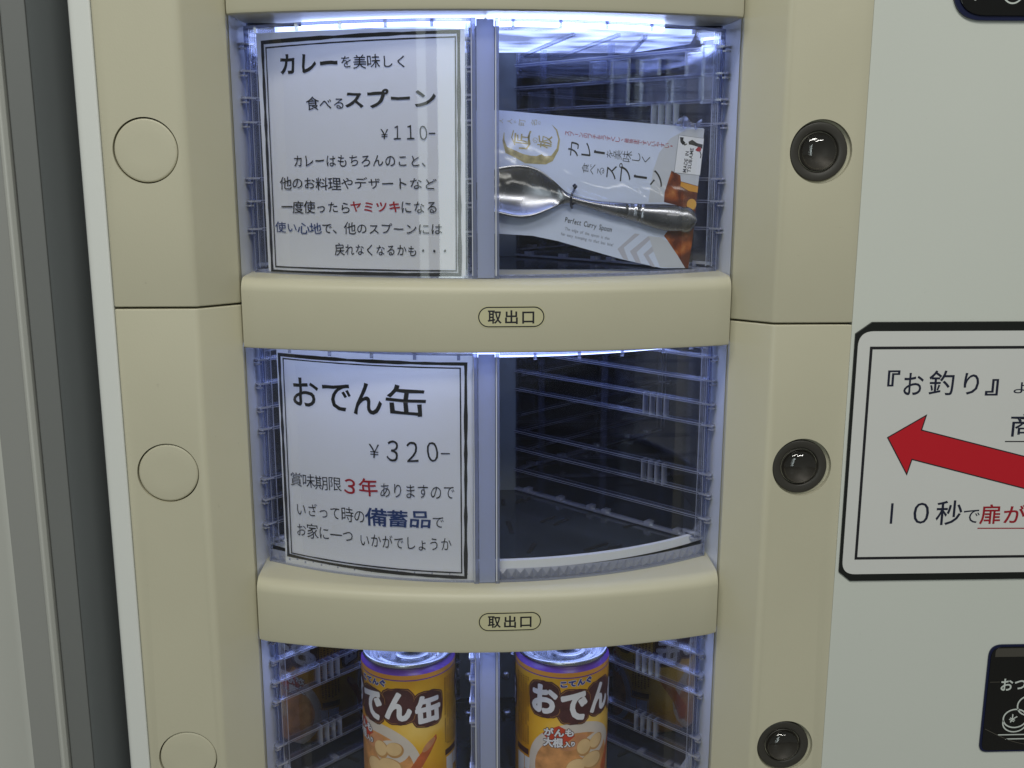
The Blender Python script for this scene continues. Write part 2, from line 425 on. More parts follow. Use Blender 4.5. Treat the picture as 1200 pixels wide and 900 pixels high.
def patch(name, poly, mapf, mat, parent, maxlen=4.0, **k):
    """filled outline in (u, v), cut fine enough to follow a curved surface, then mapped"""
    bm = bmesh.new(); vv = [bm.verts.new((a, b, 0)) for a, b in poly]
    bm.faces.new(vv); bmesh.ops.triangulate(bm, faces=bm.faces)
    for _ in range(6):
        es = [e for e in bm.edges if e.calc_length() > maxlen]
        if not es: break
        bmesh.ops.subdivide_edges(bm, edges=es, cuts=1)
        bmesh.ops.triangulate(bm, faces=[f for f in bm.faces if len(f.verts) > 3])
    bm.verts.index_update()
    V = [mapf(v.co.x, v.co.y) for v in bm.verts]; F = [tuple(v.index for v in f.verts) for f in bm.faces]
    bm.free()
    return build(name, V, F, mat, parent, **k)
def stroke(poly, w, closed=True, rnd=None, var=0.0, step=6):
    """a pen line of width w along the points -> list of quads outlines in (u, v)"""
    pts = []
    m = len(poly)
    for i in range(m if closed else m-1):
        a = Vector(poly[i]); b = Vector(poly[(i+1) % m]); n = max(1, int((b-a).length/step))
        for k in range(n): pts.append(a+(b-a)*k/n)
    if not closed: pts.append(Vector(poly[-1]))
    n = len(pts); L_ = []; R_ = []
    for i, p in enumerate(pts):
        a = pts[i-1] if (closed or i) else p; b = pts[(i+1) % n] if (closed or i < n-1) else p
        t1 = (p-a); t2 = (b-p)
        t1 = t1.normalized() if t1.length > 1e-6 else t2.normalized(); t2 = t2.normalized() if t2.length > 1e-6 else t1
        t = (t1+t2).normalized(); nn = Vector((-t.y, t.x)); c = max(0.4, nn.dot(Vector((-t1.y, t1.x))))
        ww = w*(1+(rnd.uniform(-var, var) if rnd else 0))/c
        L_.append(p+nn*ww/2); R_.append(p-nn*ww/2)
    V = [tuple(q) for q in L_+R_]; F = []
    for i in range(n if closed else n-1):
        k = (i+1) % n; F.append((i, k, n+k, n+i))
    return V, F
def draw(name, poly, w, mapf, mat, parent, closed=True, var=0.0, step=6, seed=3):
    V, F = stroke(poly, w, closed, random.Random(seed), var, step)
    return build(name, [mapf(a, b) for a, b in V], F, mat, parent)
def ell(cx, cy, rx, ry, n=28, rot=0, a0=0, a1=2*math.pi):
    o = []
    for i in range(n):
        a = a0+(a1-a0)*i/n; x = rx*math.cos(a); y = ry*math.sin(a)
        o.append((cx+x*math.cos(rot)-y*math.sin(rot), cy+x*math.sin(rot)+y*math.cos(rot)))
    return o
INK = {'k': 'ink', 'r': 'ink_red', 'b': 'ink_blue', 'w': 'ink_white', 'n': 'ink_navy'}
H = 221.66      # height from one row of the machine to the next
CARD1 = [('カレー', -146.3, -101.8, 51.4, 64.6, 'k', 0.03), ('を美味しく', -99.1, -54.9, 53.5, 62.8, 'k', 0.005), ('食べる', -126.8, -98.4, 27.2, 36.4, 'k', 0.005), ('スプーン', -97.2, -34.3, 28.0, 40.5, 'k', 0.03), ('￥', -72.6, -67.1, 7.7, 14.5, 'k', 0), ('１１０', -63.4, -40.5, 7.2, 17.0, 'k', -0.002), ('-', -39.5, -35.1, 11.1, 11.9, 'k', 0), ('カレーはもちろんのこと、', -138.1, -41.9, -10.4, -2.5, 'k', 0.005), ('他のお料理やデザートなど', -151.0, -34.7, -26.1, -17.1, 'k', 0.005), ('一度使ったら', -150.5, -96.2, -42.4, -33.4, 'k', 0.005), ('ヤミツキ', -95.7, -60.0, -40.6, -33.4, 'r', 0.02), ('になる', -59.0, -34.9, -41.2, -33.4, 'k', 0.005), ('使い心地', -156.6, -118.2, -56.3, -48.2, 'b', 0.005), ('で、他のスプーンには', -117.6, -31.3, -56.0, -47.5, 'k', 0.005), ('戻れなくなるかも・・・', -108.6, -28.8, -70.9, -61.9, 'k', 0.005)]
CARD1_SHEET = [(-166.1, 79.4), (-14.8, 77.9), (-15.5, -85.2), (-165.2, -87.5)]
CARD1_OUT = [(-160.7, 73.1), (-18.9, 76.1), (-19.5, -82.6), (-161.2, -83.5)]
CARD1_IN = [(-157.7, 69.5), (-21.0, 72.8), (-21.9, -80.0), (-157.9, -80.2)]
CARD2 = [('お', -147.6, -125.8, -181.0, -159.8, 'k', 0.012), ('で', -122.6, -99.8, -182.2, -162.3, 'k', 0.012), ('ん', -98.0, -76.3, -183.9, -160.2, 'k', 0.012), ('缶', -73.6, -44.3, -183.4, -160.4, 'k', 0.012), ('￥', -87.2, -79.3, -215.2, -204.9, 'k', -0.005), ('３２０', -73.9, -36.2, -217.0, -201.3, 'k', 0.0), ('-', -34.2, -27.8, -210.4, -209.3, 'k', 0), ('賞味期限', -153.1, -109.5, -243.3, -232.2, 'k', -0.003), ('３年', -107.7, -81.2, -244.4, -230.9, 'r', 0.012), ('ありますので', -79.3, -24.9, -243.9, -233.5, 'k', -0.003), ('いざって時の', -148.4, -92.3, -265.6, -254.0, 'k', -0.003), ('備蓄品', -91.7, -42.3, -266.9, -252.8, 'b', 0.012), ('で', -40.8, -32.9, -265.3, -257.5, 'k', -0.003), ('お家に一つ', -149.2, -102.0, -282.4, -270.6, 'k', -0.003), ('いかがでしょうか', -95.7, -27.5, -283.3, -273.1, 'k', -0.003)]
CARD2_SHEET = [(-161.2, -142.4), (-11.2, -137.0), (-11.3, -307.9), (-163.5, -303.9)]
CARD2_OUT = [(-158.6, -144.2), (-16.0, -144.9), (-17.3, -303.3), (-158.5, -298.9)]
CARD2_IN = [(-155.1, -146.9), (-19.9, -147.9), (-20.2, -299.7), (-155.3, -296.7)]
SIGN = [('『', 282.2, 291.0, -162.3, -150.7, 'k', 0.01), ('お', 294.1, 308.3, -168.7, -152.6, 'k', -0.005), ('釣', 312.2, 330.3, -168.9, -150.9, 'k', -0.005), ('り', 337.4, 348.4, -168.6, -152.9, 'k', -0.005), ('』', 353.3, 362.7, -169.4, -157.4, 'k', 0.01), ('よ', 373.9, 385.0, -167.9, -159.9, 'k', -0.01), ('商', 374.2, 394.5, -199.8, -183.0, 'k', -0.005), ('1', 292.1, 293.7, -264.7, -249.1, 'k', 0), ('０', 309.0, 320.5, -264.9, -248.9, 'k', -0.01), ('秒', 325.7, 345.1, -266.2, -247.4, 'k', -0.005), ('で', 346.3, 358.3, -264.9, -254.7, 'k', -0.01), ('扉', 358.4, 373.8, -266.0, -250.7, 'r', 0), ('が', 376.2, 392.6, -265.3, -251.4, 'r', 0)]
SIGN_OUT = [(255.8, -123.5), (269.0, -116.1), (376.6, -116.1), (397.0, -310.0), (265.6, -308.4), (255.5, -301.7)]
SIGN_SHEET = [(257.1, -122.6), (377.3, -122.7), (396.3, -303.6), (259.2, -302.5)]
SIGN_FRAME = [(268.5, -134.6), (378.6, -134.5), (395.0, -290.9), (269.2, -290.5)]
ARROW = [(285.5, -199.7), (312.3, -183.5), (310.0, -194.6), (387.1, -215.2), (389.5, -238.6), (304.5, -216.1), (301.6, -227.3)]
UNDER = [(372.5, -202.6), (385.8, -203.2), (358.2, -268.4), (392.7, -269.3)]
COIN = [('お', 387.6, 397.0, -399.3, -389.4, 'w', 0.01), ('つ', 398.2, 406.7, -398.4, -390.8, 'w', 0.01), ('¥', 402.2, 409.0, -427.0, -421.3, 'w', 0.01)]
COIN_PTS = [(376.8, -372.4), (385.3, -362.4), (402.6, -362.7), (375.5, -442.7), (382.4, -450.3), (403.2, -424.4), (415.5, -412.1), (389.8, -435.9), (396.0, -439.4), (376.7, -372.0), (396.7, -418.0)]
TOP_PTS = [(308.6, 97.5), (327.7, 84.7), (355.5, 84.9), (346.5, 100.4), (347.1, 94.7), (340.1, 97.7)]
LABEL = [('取', -0.8, 8.6, -114.1, -105.0, 'k', 0.03), ('出', 10.9, 19.5, -114.3, -104.9, 'k', 0.03), ('口', 22.5, 30.7, -114.1, -105.9, 'k', 0.03)]
LABEL_PTS = [(-7.7, -109.4), (38.0, -110.2), (15.6, -102.8), (15.6, -116.5)]
LABEL2 = [(-8.7, -330.1), (36.7, -330.8)]
PACK_CARD = [(-92.3, 47.6), (-73.1, 48.8), (73.3, 54.0), (71.6, -47.0), (53.3, -49.0), (21.8, -45.5), (-25.1, -37.7), (-43.4, -36.0), (-67.4, -37.1), (-83.7, -38.6)]
PACK_RED = [(-27.0, 38.7), (50.3, 39.1), (-27.2, 40.3), (-26.9, 37.1)]
PACK_T1 = [(-23.9, 28.0), (35.4, 27.8)]
PACK_T2 = [(-12.8, 15.6), (46.5, 14.9)]
PACK_TITLE = [('カ', -20.5, 28.1, 7.4, 10.1), ('レ', -11.1, 29.0, 6.7, 9.4), ('ー', -1.6, 27.9, 7.9, 2.5), ('を', 6.4, 27.8, 5.6, 5.6), ('美', 12.1, 27.8, 5.8, 6.6), ('味', 18.8, 27.6, 7.1, 7.7), ('し', 25.6, 28.0, 5.9, 5.8), ('く', 32.6, 27.0, 6.3, 4.0), ('食', -10.6, 15.8, 5.0, 7.2), ('べ', -5.4, 15.5, 3.9, 7.4), ('る', 0.8, 14.8, 5.1, 5.3), ('ス', 8.7, 15.0, 7.1, 9.8), ('プ', 18.4, 15.9, 9.2, 13.0), ('ー', 30.1, 14.1, 9.7, 3.3), ('ン', 42.2, 14.4, 9.2, 11.6)]
PACK_EN = [(-21.4, -22.3), (12.9, -26.3), (-20.7, -28.9), (12.3, -32.8), (-23.1, -33.1), (15.5, -36.9)]
PACK_CURRY = [(52.4, 21.3), (59.3, 18.7), (60.2, 14.5), (73.3, 12.6), (73.6, -27.7), (72.8, -47.2), (70.5, -47.0), (64.2, -39.0), (56.0, -29.6), (52.2, -25.7), (54.3, -22.0), (63.8, -20.1), (61.8, -3.2), (49.4, -1.6), (49.1, 5.6)]
PACK_YEL = [(60.3, 14.1), (73.4, 12.2), (73.4, 7.9), (66.7, 8.4), (60.2, 11.1)]
PACK_ROUND = [(38.9, 19.7), (55.4, 21.6), (49.3, -2.1), (38.0, -3.3)]
PACK_CHEV = [(30.5, -26.3), (34.3, -26.4), (23.5, -37.3), (28.0, -45.9), (24.0, -45.2), (19.1, -38.7)]
PACK_CHEV2 = [(40.7, -27.1), (42.3, -29.3), (33.3, -39.7), (37.7, -47.4), (33.7, -47.0), (28.4, -39.4)]
PACK_CHEV3 = [(44.2, -34.3), (45.9, -37.5), (42.3, -40.9), (48.5, -48.9), (44.9, -48.4), (38.5, -40.5)]
PACK_STICK = [(54.9, 47.0), (73.7, 46.8), (73.8, 20.3), (54.5, 20.1)]
PACK_STXT = [(61.1, 21.2), (63.2, 36.4), (63.9, 21.6), (66.8, 38.9)]
PACK_EMB = [(62.4, 43.1), (65.1, 44.8), (68.9, 42.9), (73.2, 42.4), (73.2, 39.3), (69.9, 40.3), (65.5, 41.1), (63.0, 41.2)]
PACK_EMB2 = [(55.8, 45.7), (58.6, 45.7), (58.5, 43.7), (60.5, 41.9), (58.5, 40.3), (56.6, 42.1)]
PACK_EMB3 = [(68.2, 37.7), (69.9, 40.4), (72.4, 39.9), (72.3, 37.5), (70.3, 36.9)]
PACK_RING = [(-37.8, 43.3), (-33.5, 40.2), (-30.8, 33.3), (-31.1, 26.0), (-34.4, 19.6), (-39.1, 16.7), (-46.4, 16.1), (-54.3, 15.8), (-61.4, 18.9), (-68.7, 21.3), (-71.6, 27.8), (-71.2, 33.9)]
PACK_RINGI = [(-37.4, 42.8), (-34.4, 39.5), (-32.1, 33.7), (-32.6, 27.1), (-35.9, 21.6), (-40.7, 20.7), (-43.0, 21.9), (-46.2, 20.1), (-50.5, 19.9), (-56.0, 20.4), (-62.4, 22.4), (-68.0, 24.1), (-70.2, 28.6), (-70.8, 33.6)]
PACK_GOLD = [(-58.9, 30.5), (-39.4, 31.7), (-48.3, 31.2), (-74.5, 39.4), (-39.4, 43.7), (-53.5, 37.2), (-52.0, 31.4), (-52.9, 25.9), (-58.9, 24.6)]
SPOON = [(-87.4, -9.3, 5.1), (-85.9, -9.4, 9.3), (-82.9, -9.2, 13.1), (-77.7, -9.0, 15.3), (-69.7, -7.3, 16.4), (-62.2, -7.1, 18.1), (-54.7, -6.8, 18.8), (-47.3, -6.5, 17.4), (-41.2, -6.4, 14.8), (-35.9, -6.5, 11.4), (-31.4, -6.6, 8.4), (-25.3, -7.0, 4.7), (-20.7, -7.2, 2.3), (-14.4, -8.6, 3.0), (-9.0, -9.2, 2.8), (1.1, -10.3, 3.5), (12.5, -11.1, 4.9), (23.1, -11.6, 5.7), (31.0, -12.0, 6.6), (36.4, -12.5, 7.6), (45.3, -12.9, 9.0), (54.1, -12.9, 9.6), (62.9, -12.7, 9.2), (68.3, -13.1, 7.5), (71.4, -13.1, 4.9), (72.9, -12.7, 2.1)]
TIE = [(-18.4, -0.4), (-19.2, -3.1), (-19.6, -6.8), (-19.4, -10.5), (-17.9, -13.3), (-14.7, -10.0)]
# ================================================================ THE VENDING MACHINE
VM = thing('vending_machine', 'beige and white drum vending machine with three lit windows and round buttons', 'vending machine', (0, 100, -1250))
ZT, ZB = 330, -700

# ---- pillars: front panels beside the windows, cut through by the round holes
def cut_holes(o, holes, r, depth):
    for cx, cz in holes:
        v = []; n = 64
        b = BASE[o]
        me = bpy.data.meshes.new('cutter'); bm = bmesh.new()
        bmesh.ops.create_cone(bm, cap_ends=True, segments=n, radius1=r*S, radius2=r*S, depth=(depth+20)*S,
                              matrix=Matrix.Translation((Vector((cx, depth/2-10, cz))-b)*S) @ Matrix.Rotation(math.pi/2, 4, 'X'))
        bm.to_mesh(me); bm.free()
        c = bpy.data.objects.new('cutter', me); C.objects.link(c)
        c.matrix_world = Matrix.Translation(b*S)
        bpy.context.view_layer.update()
        md = o.modifiers.new('hole', 'BOOLEAN'); md.object = c; md.operation = 'DIFFERENCE'; md.solver = 'EXACT'
        dg = bpy.context.evaluated_depsgraph_get(); dg.update()
        nm = bpy.data.meshes.new_from_object(o.evaluated_get(dg))
        o.modifiers.clear(); o.data = nm
        bpy.data.objects.remove(c)
def pillar(side, z0, z1, holes):
    prof = [(side*254.5, 60), (side*254.5, 0), (side*199, 0), (side*174, 22), (side*173.4, 60)]
    prof = fillet(prof, [0, 0.5 if side > 0 else 1.6, 7, 2, 0], 5)
    o = extrude('pillar_panel', prof, z0, z1, 'beige', VM, bevel=0.0)
    bm = bmesh.new(); bm.from_mesh(o.data)
    bmesh.ops.recalc_face_normals(bm, faces=bm.faces)
    cap = [e for e in bm.edges if len(e.link_faces) == 2 and any(abs(f.normal.z) > 0.9 for f in e.link_faces) and e.calc_face_angle(0) > 0.5]
    bmesh.ops.bevel(bm, geom=cap, offset=1.0*S, segments=3, affect='EDGES', profile=0.5)
    bm.to_mesh(o.data); bm.free()
    cut_holes(o, holes, 21.5 if side < 0 else 21.3, 9 if side < 0 else 12)
    for p in o.data.polygons: p.use_smooth = True
    try:
        md = o.data; md.set_sharp_from_angle(angle=rad(32))
    except Exception: pass
    return o
XL, XR = -226, 226
pillar(-1, -104.0, ZT, [(XL, 0)])
pillar(-1, ZB, -105.4, [(XL, -H), (XL, -2*H)])
pillar(1, -116.8, ZT, [(XR-1, 0)])
pillar(1, ZB, -118.2, [(XR-1, -H), (XR-1, -2*H)])
MB().box(-252, -178, 24, 58, ZB, ZT).build('seam_backing', 'seam_dark', VM)
MB().box(178, 252, 24, 58, ZB, ZT).build('seam_backing', 'seam_dark', VM)
for i in range(3):
    z = -i*H
    o = lathe_y('round_cover', [(19.8, 8.0), (20.7, 2.0), (20.6, 1.2), (20.1, 0.75), (19.2, 0.6), (10, 0.55), (0.01, 0.55)], XL, z, 'beige', VM)
    lathe_y('cover_groove', [(21.4, 7.9), (19.5, 7.9)], XL, z, 'seam_dark', VM)
    # push button: dark bezel ring round a clear dome
    pb = lathe_y('push_button', [(19.8, 11), (19.8, 2.4), (19.5, 1.7), (18.8, 1.4), (14.6, 2.0), (13.9, 2.3), (13.4, 3.2), (13.2, 7.5)], XR-2, z, 'bezel', VM)
    lathe_y('button_well', [(13.6, 7.4), (8, 9.5), (0.01, 9.8)], XR-2, z, 'dark_well', pb)
    lathe_y('button_lens', [(12.9, 6.5), (12.7, 2.2), (12.0, -0.2), (10.2, -1.8), (7, -3.0), (3.5, -3.6), (0.01, -3.8)], XR-2, z, 'lens_glass', pb)
    lathe_y('button_ring', [(12.95, 3.6), (12.6, 2.0), (12.2, 3.4)], XR-2, z, 'bezel', pb)
    lathe_y('button_recess', [(21.2, 3.6), (19.0, 4.2)], XR-1, z, 'beige', pb)

# ---- jambs at the window sides
for s in (-1, 1):
    extrude('window_jamb', [(s*174.5, 30), (s*173.2, 26), (s*169.6, 66), (s*176, 66)], ZB, ZT, 'jamb_grey', VM)
    MB().bar((s*169.3, 65.2, ZB), (s*169.3, 65.2, ZT), 1.2, 1.6, up=(0, 1, 0)).build('jamb_edge', 'clear_edge', VM)

# ---- cross bars bulging forward between the windows
def fy(x): return 559 - math.sqrt(575**2-x*x)
def cross_bar(z0, z1, sticker):
    XS = [-171 + 342*i/56 for i in range(57)]
    rr = 9.0
    def prof(f):
        p = [(62, z0+1.5), (f+12, z0+1.2), (f+3.0, z0), (f+0.8, z0+0.8), (f, z0+3)]
        p += [(f+0.05, z1-rr-5)]
        for k in range(8):
            a = math.pi/2*k/7; p.append((f+rr*1.15-rr*1.15*math.cos(a), z1-rr+rr*math.sin(a)))
        p += [(f+20, z1+0.3), (62, z1+0.6)]
        return p
    v = []; n = 0
    for k, x in enumerate(XS):
        f = fy(x); e = 171-abs(x)
        if e < 2.5: f += 1.6*(1-e/2.5)          # the end corners are eased
        P = prof(f); n = len(P)
        v += [(x, y, z) for y, z in P]
    fcs = []
    for k in range(len(XS)-1):
        for j in range(n-1): fcs.append((k*n+j, k*n+j+1, (k+1)*n+j+1, (k+1)*n+j))
        fcs.append((k*n+n-1, k*n, (k+1)*n, (k+1)*n+n-1))
    fcs += [tuple(range(n-1, -1, -1)), tuple((len(XS)-1)*n+j for j in range(n))]
    b = build('cross_bar', v, fcs, 'beige', VM, smooth=True)
    try: b.data.set_sharp_from_angle(angle=rad(40))
    except Exception: pass
    if sticker is not None:
        dx, dz = sticker
        mp = lambda d: (lambda u, w: (u+dx, fy(u+dx)-d, w+dz))
        oval = []
        cx0, cx1, cz, r = -0.3, 30.6, -109.5, 6.6
        for k in range(17): a = math.pi/2+math.pi*k/16; oval.append((cx0+r*math.cos(a), cz+r*math.sin(a)))
        for k in range(17): a = -math.pi/2+math.pi*k/16; oval.append((cx1+r*math.cos(a), cz+r*math.sin(a)))
        big = [(u+(0.9 if u > 15 else -0.9), cz+(w-cz)*1.13) for u, w in oval]
        st = patch('label_sticker', big, mp(0.12), 'beige_label', b)
        draw('sticker_outline', oval, 0.75, mp(0.2), 'ink', b, step=2)
        for t, u0, u1, w0, w1, col, bold in LABEL:
            place_text('lettering', t, (u0, u1, w0, w1), mp(0.2), 'ink', b, bold=0.02, jit=0)
    return b
cross_bar(-134.5+H, -85+H+3, None)
cross_bar(-134.5, -85.5, (0, 0))
cross_bar(-134.5-H+1, -85.5-H, (-0.8, -H+0.9))
cross_bar(-134.5-2*H, -85.5-2*H, None)

# ---- white front on the right, trim on the left, cabinet behind and below
extrude('white_front_panel', fillet([(254.7, 60), (254.7, 0.6), (620, 0.6), (620, 60)], [0, 0.2, 6, 0]), ZB, ZT, 'white_panel', VM)
extrude('corner_trim', fillet([(-270.5, 70), (-270.5, 1.5), (-255.2, 1.5), (-255.2, 70)], [0, 4.5, 1.5, 0], 8), ZB, ZT, 'trim_white', VM, smooth=False)
cb = MB(); cb.box(-268, 618, 470, 476, ZB, ZT); cb.box(-268, -262, 62, 470, ZB, ZT); cb.box(262, 268, 62, 470, ZB, ZT)
cb.box(612, 618, 62, 470, ZB, ZT); cb.build('cabinet_shell', 'interior', VM)
MB().box(-270, 619, 6, 476, -1249, ZB-1).build('lower_front_panel', 'white_panel', VM, bevel=2)
MB().box(-270, 619, 3, 476, ZT+1, ZT+60).build('top_panel', 'beige', VM, bevel=2)
bw = MB(); 
bw.box(-261, -176, 67, 70, ZB, ZT); bw.box(176, 261, 67, 70, ZB, ZT)
bw.build('inner_baffle', 'interior', VM)
for k, (x0, x1, m) in enumerate(((-255, -150, 'interior_back'), (-150, -40, 'interior'), (-40, 60, 'interior_back'), (60, 130, 'interior'), (130, 255, 'interior_back'))):
    MB().box(x0, x1-2, 440, 446, ZB, ZT).build('back_panel', m, VM)

# ---- drum storeys
HX, HY = 27.0, 186.0
FX, FY = 168.0, 47.0
RIBZ = [-149.0, -167.0, -185.0, -201.5, -240.0, -256.0, -275.5]
def lipy(x): return 286.0 - math.sqrt(280.0**2-x*x)
def partition(p0, p1, zf, zt, dz, ribs, triple, hooks=True):
    p0 = Vector(p0); p1 = Vector(p1); d = (p1-p0); Lp = d.length; d.normalize(); nn = Vector((-d.y, d.x))
    at = lambda t, z, o=0: (p0.x+d.x*Lp*t+nn.x*o, p0.y+d.y*Lp*t+nn.y*o, z)
    w = MB().bar(at(0.0, (zf+zt)/2), at(0.985, (zf+zt)/2), 1.6, zt-zf-2).build('partition', 'clear_wall' if zf > -400 else 'clear_wall_gloss', VM)
    for z in ribs:
        r = MB(); r.bar(at(0.0, z+dz), at(1.0, z+dz), 6.0, 1.6)
        r.build('rib', 'clear_rib', w)
        r = MB()
        for o_ in (-3.2, 3.2):
            r.bar(at(0.0, z+dz+0.5, o_), at(0.99, z+dz+0.5, o_), 0.5, 0.5)
            r.bar(at(0.0, z+dz-1.2, o_*0.9), at(0.97, z+dz-1.2, o_*0.9), 0.4, 0.4)
        r.bar(at(0.975, z+dz), at(1.02, z+dz), 8.0, 1.4); r.bar(at(1.0, z+dz-3), at(1.02, z+dz-3), 5.0, 1.2)
        r.build('rib_edge', 'rib_edge', w)
    r = MB(); r.bar(at(0.0, zf+2), at(0.97, zf+2), 5.5, 1.6); r.build('rib', 'rib_edge', w)
    for t in (0.06, 0.25, 0.42, 0.5, 0.72, 0.86): MB().bar(at(t, zf+4), at(t+0.025, zf+4), 7.0, 3.0).build('foot_clip', 'rib_edge', w)
    for t, ww in ((0.006, 1.6), (0.14, 1.4), (0.155, 0.6), (0.485, 0.7), (0.50, 1.0)):
        MB().bar(at(t, zf+1), at(t, zt-1), ww, 3.4, up=tuple(d)+(0,) if len(d) == 2 else d).build('upright', 'clear_rib', w)
    if triple:
        for za, zb in ((-184, -202), (-239, -257)):
            m = MB()
            for t in (0.70, 0.733, 0.766, 0.80):
                m.bar(at(t, za+dz), at(t, zb+dz), 0.7, 6.4, up=(nn.x, nn.y, 0))
            m.build('grip_block', 'rib_edge', w)
    MB().bar(at(0.975, zf+4), at(0.975, zt-4), 5.0, 6.0, up=(nn.x, nn.y, 0)).build('front_post', 'clear_rib', w, bevel=0.8)
    m = MB()
    for o_ in (-2.8, 2.8):
        for t in (0.963, 0.988): m.bar(at(t, zf+4, o_), at(t, zt-4, o_), 0.5, 0.5, up=(nn.x, nn.y, 0))
    m.build('post_edge', 'rib_edge', w)
    if hooks:
        for z in (zf+6, zt-8):
            h = MB(); h.bar(at(0.90, z), at(0.985, z), 2.2, 2.2); h.bar(at(0.905, z-3), at(0.905, z+1), 2.2, 2.2, up=(nn.x, nn.y, 0))
            h.build('hook', 'rib_edge', w)
    return w
for i in range(3):
    dz = -(i-1)*H if i else H
    dz = (1-i)*H
    zf = (-85.5, -296.0, -501.0)[i]      # floor heights of the three storeys
    zt = -134.5+dz
    # floor with its pale front lip
    N_ = 40; v = []; X0 = 176
    for k in range(N_+1):
        x = -X0+2*X0*k/N_; v += [(x, lipy(x)+4, zf), (x, 436, zf), (x, lipy(x)+4, zf-3), (x, 436, zf-3)]
    f = []
    for k in range(N_):
        a = 4*k; b = a+4; f += [(a, b, b+1, a+1), (a+3, b+3, b+2, a+2), (a+2, b+2, b, a), (a+1, b+1, b+3, a+3)]
    tt = build('turntable', v, f, 'turntable', VM)
    v = []; lip_t = 3.4 if i else 1.2
    for k in range(N_+1):
        x = -X0+2*X0*k/N_; y = lipy(x); v += [(x, y, zf+lip_t), (x, y+4, zf+lip_t), (x, y+4, zf-3), (x, y, zf-3)]
    f = []
    for k in range(N_):
        a = 4*k; b = a+4
        for j in range(4): f.append((a+j, b+j, b+(j+1) % 4, a+(j+1) % 4))
    build('lip', v, f, 'lip_white', tt)
    if i:
        for (ax, ay, bx, by) in ((14, 158, 14.2, 144), (26, 148, 31, 160), (33, 152, 38, 163), (16.5, 101, 19, 73), (44, 99, 56, 112), (54, 92, 66, 105),
                                 (73, 34, 92, 48), (84, 30, 102, 44), (110, 84, 128, 96), (30, 30, 36, 50)):
            for sg in (1, -1):
                MB().bar((sg*ax, ay, zf+0.25), (sg*bx, by, zf+0.25), 3.4, 0.4).build('slot', 'slot', tt)
    hb = MB().box(-HX, HX, HY, HY+54, zf+0.2, zt-0.2).build('hub', 'hub', VM)
    if i == 2:
        for bx in (-17.6, 17.6):
            lathe_y('bolt', [(3.6, HY), (3.6, HY-1.2), (2.6, HY-2.4), (0.01, HY-2.8)], bx, -477.5, 'steel', hb, n=20)
            lathe_z('bolt', [(3.8, zf+0.2), (3.8, zf+1.2), (2.4, zf+2.0), (0.05, zf+2.1)], bx, 160, 'steel', tt, n=20)
    ribs = RIBZ if i else [z for z in RIBZ]
    partition((HX, HY), (FX, FY), zf, zt, dz, ribs, True)
    partition((-HX, HY), (-FX, FY), zf, zt, dz, ribs, True)
    partition((-9, HY), (-11.5, 11), zf, zt, dz, ribs, False)
    partition((HX+5, HY+62), (200, 400), zf, zt, dz, ribs, False, hooks=False)
    partition((-HX-5, HY+62), (-200, 400), zf, zt, dz, ribs, False, hooks=False)
    # ceiling of the storey with its light
    MB().box(-261, 261, 71, 438, zt+0.5, zt+4).build('storey_ceiling', 'interior', VM)
    for sg in (1, -1):
        pl = [(sg*8, 30), (sg*150, 66), (sg*158, 120), (sg*120, 186), (sg*12, 186)]
        lp = extrude('light_panel', pl, zt-4.2, zt-0.6, 'led', VM)
        cv = extrude('diffuser', [(sg*5, 26), (sg*156, 63), (sg*164, 120), (sg*124, 192), (sg*6, 192)], zt-6.2, zt-5.2, 'diffuser', lp)
        if i == 0:
            for (a, b, c_, d_) in ((60, 40, 30, 185), (92, 44, 62, 185), (112, 52, 118, 180)):
                MB().bar((sg*a, b, zt-7.4), (sg*c_, d_, zt-7.4), 3.0, 2.2).build('diffuser_rib', 'clear_rib', lp)
    for xa, xb, lm_ in (((-150, 150, 'led_strip'),) if i else ((-128, -2, 'led_strip'), (0, 124, 'led_strip_top'))):
      v = []
      for k in range(41):
        x = xa+(xb-xa)*k/40; y = lipy(x)+9; v += [(x, y, zt+0.4), (x, y+13, zt+0.4), (x, y+13, zt-(8.2 if i else 4.0)), (x, y, zt-(8.2 if i else 4.0))]
      f = [(3, 2, 1, 0), (160, 161, 162, 163)]
      for k in range(40):
        a = 4*k; b = a+4
        for j in range(4): f.append((a+j, b+j, b+(j+1) % 4, a+(j+1) % 4))
      build('light_strip', v, f, lm_, VM)

# hanging clear stops on the right-hand partitions of the top storey
wtop = [o for o in bpy.data.objects if o.name.startswith('partition')][0]
pd = Vector((FX-HX, FY-HY)).normalized(); pn = Vector((-pd.y, pd.x)); LP = (Vector((FX, FY))-Vector((HX, HY))).length
for t0, t1, z0, z1 in ((0.86, 0.93, 54, 70), (0.66, 0.78, 36, 53), (0.80, 0.92, 36, 53), (0.42, 0.50, 54, 70), (0.24, 0.33, 36, 53), (0.10, 0.2, 20, 50), (0.52, 0.6, 36, 70), (0.66, 0.74, 56, 68), (0.93, 0.99, 34, 74)):
    for off in (-6,):
        p = Vector((HX, HY))
        a = p+pd*LP*t0+pn*off; b = p+pd*LP*t1+pn*off
        m = MB(); m.bar((a.x, a.y, (z0+z1)/2), (b.x, b.y, (z0+z1)/2), 1.2, z1-z0)
        m.bar((a.x, a.y, z0+0.6), (b.x, b.y, z0+0.6), 5, 1.3); m.bar((a.x, a.y, z1-0.6), (b.x, b.y, z1-0.6), 5, 1.3)
        m.bar((a.x, a.y, z0), (a.x, a.y, z1), 4, 1.0, up=(pd.x, pd.y, 0)); m.bar((b.x, b.y, z0), (b.x, b.y, z1), 4, 1.0, up=(pd.x, pd.y, 0))
        m.build('stopper', 'clear_rib', wtop)

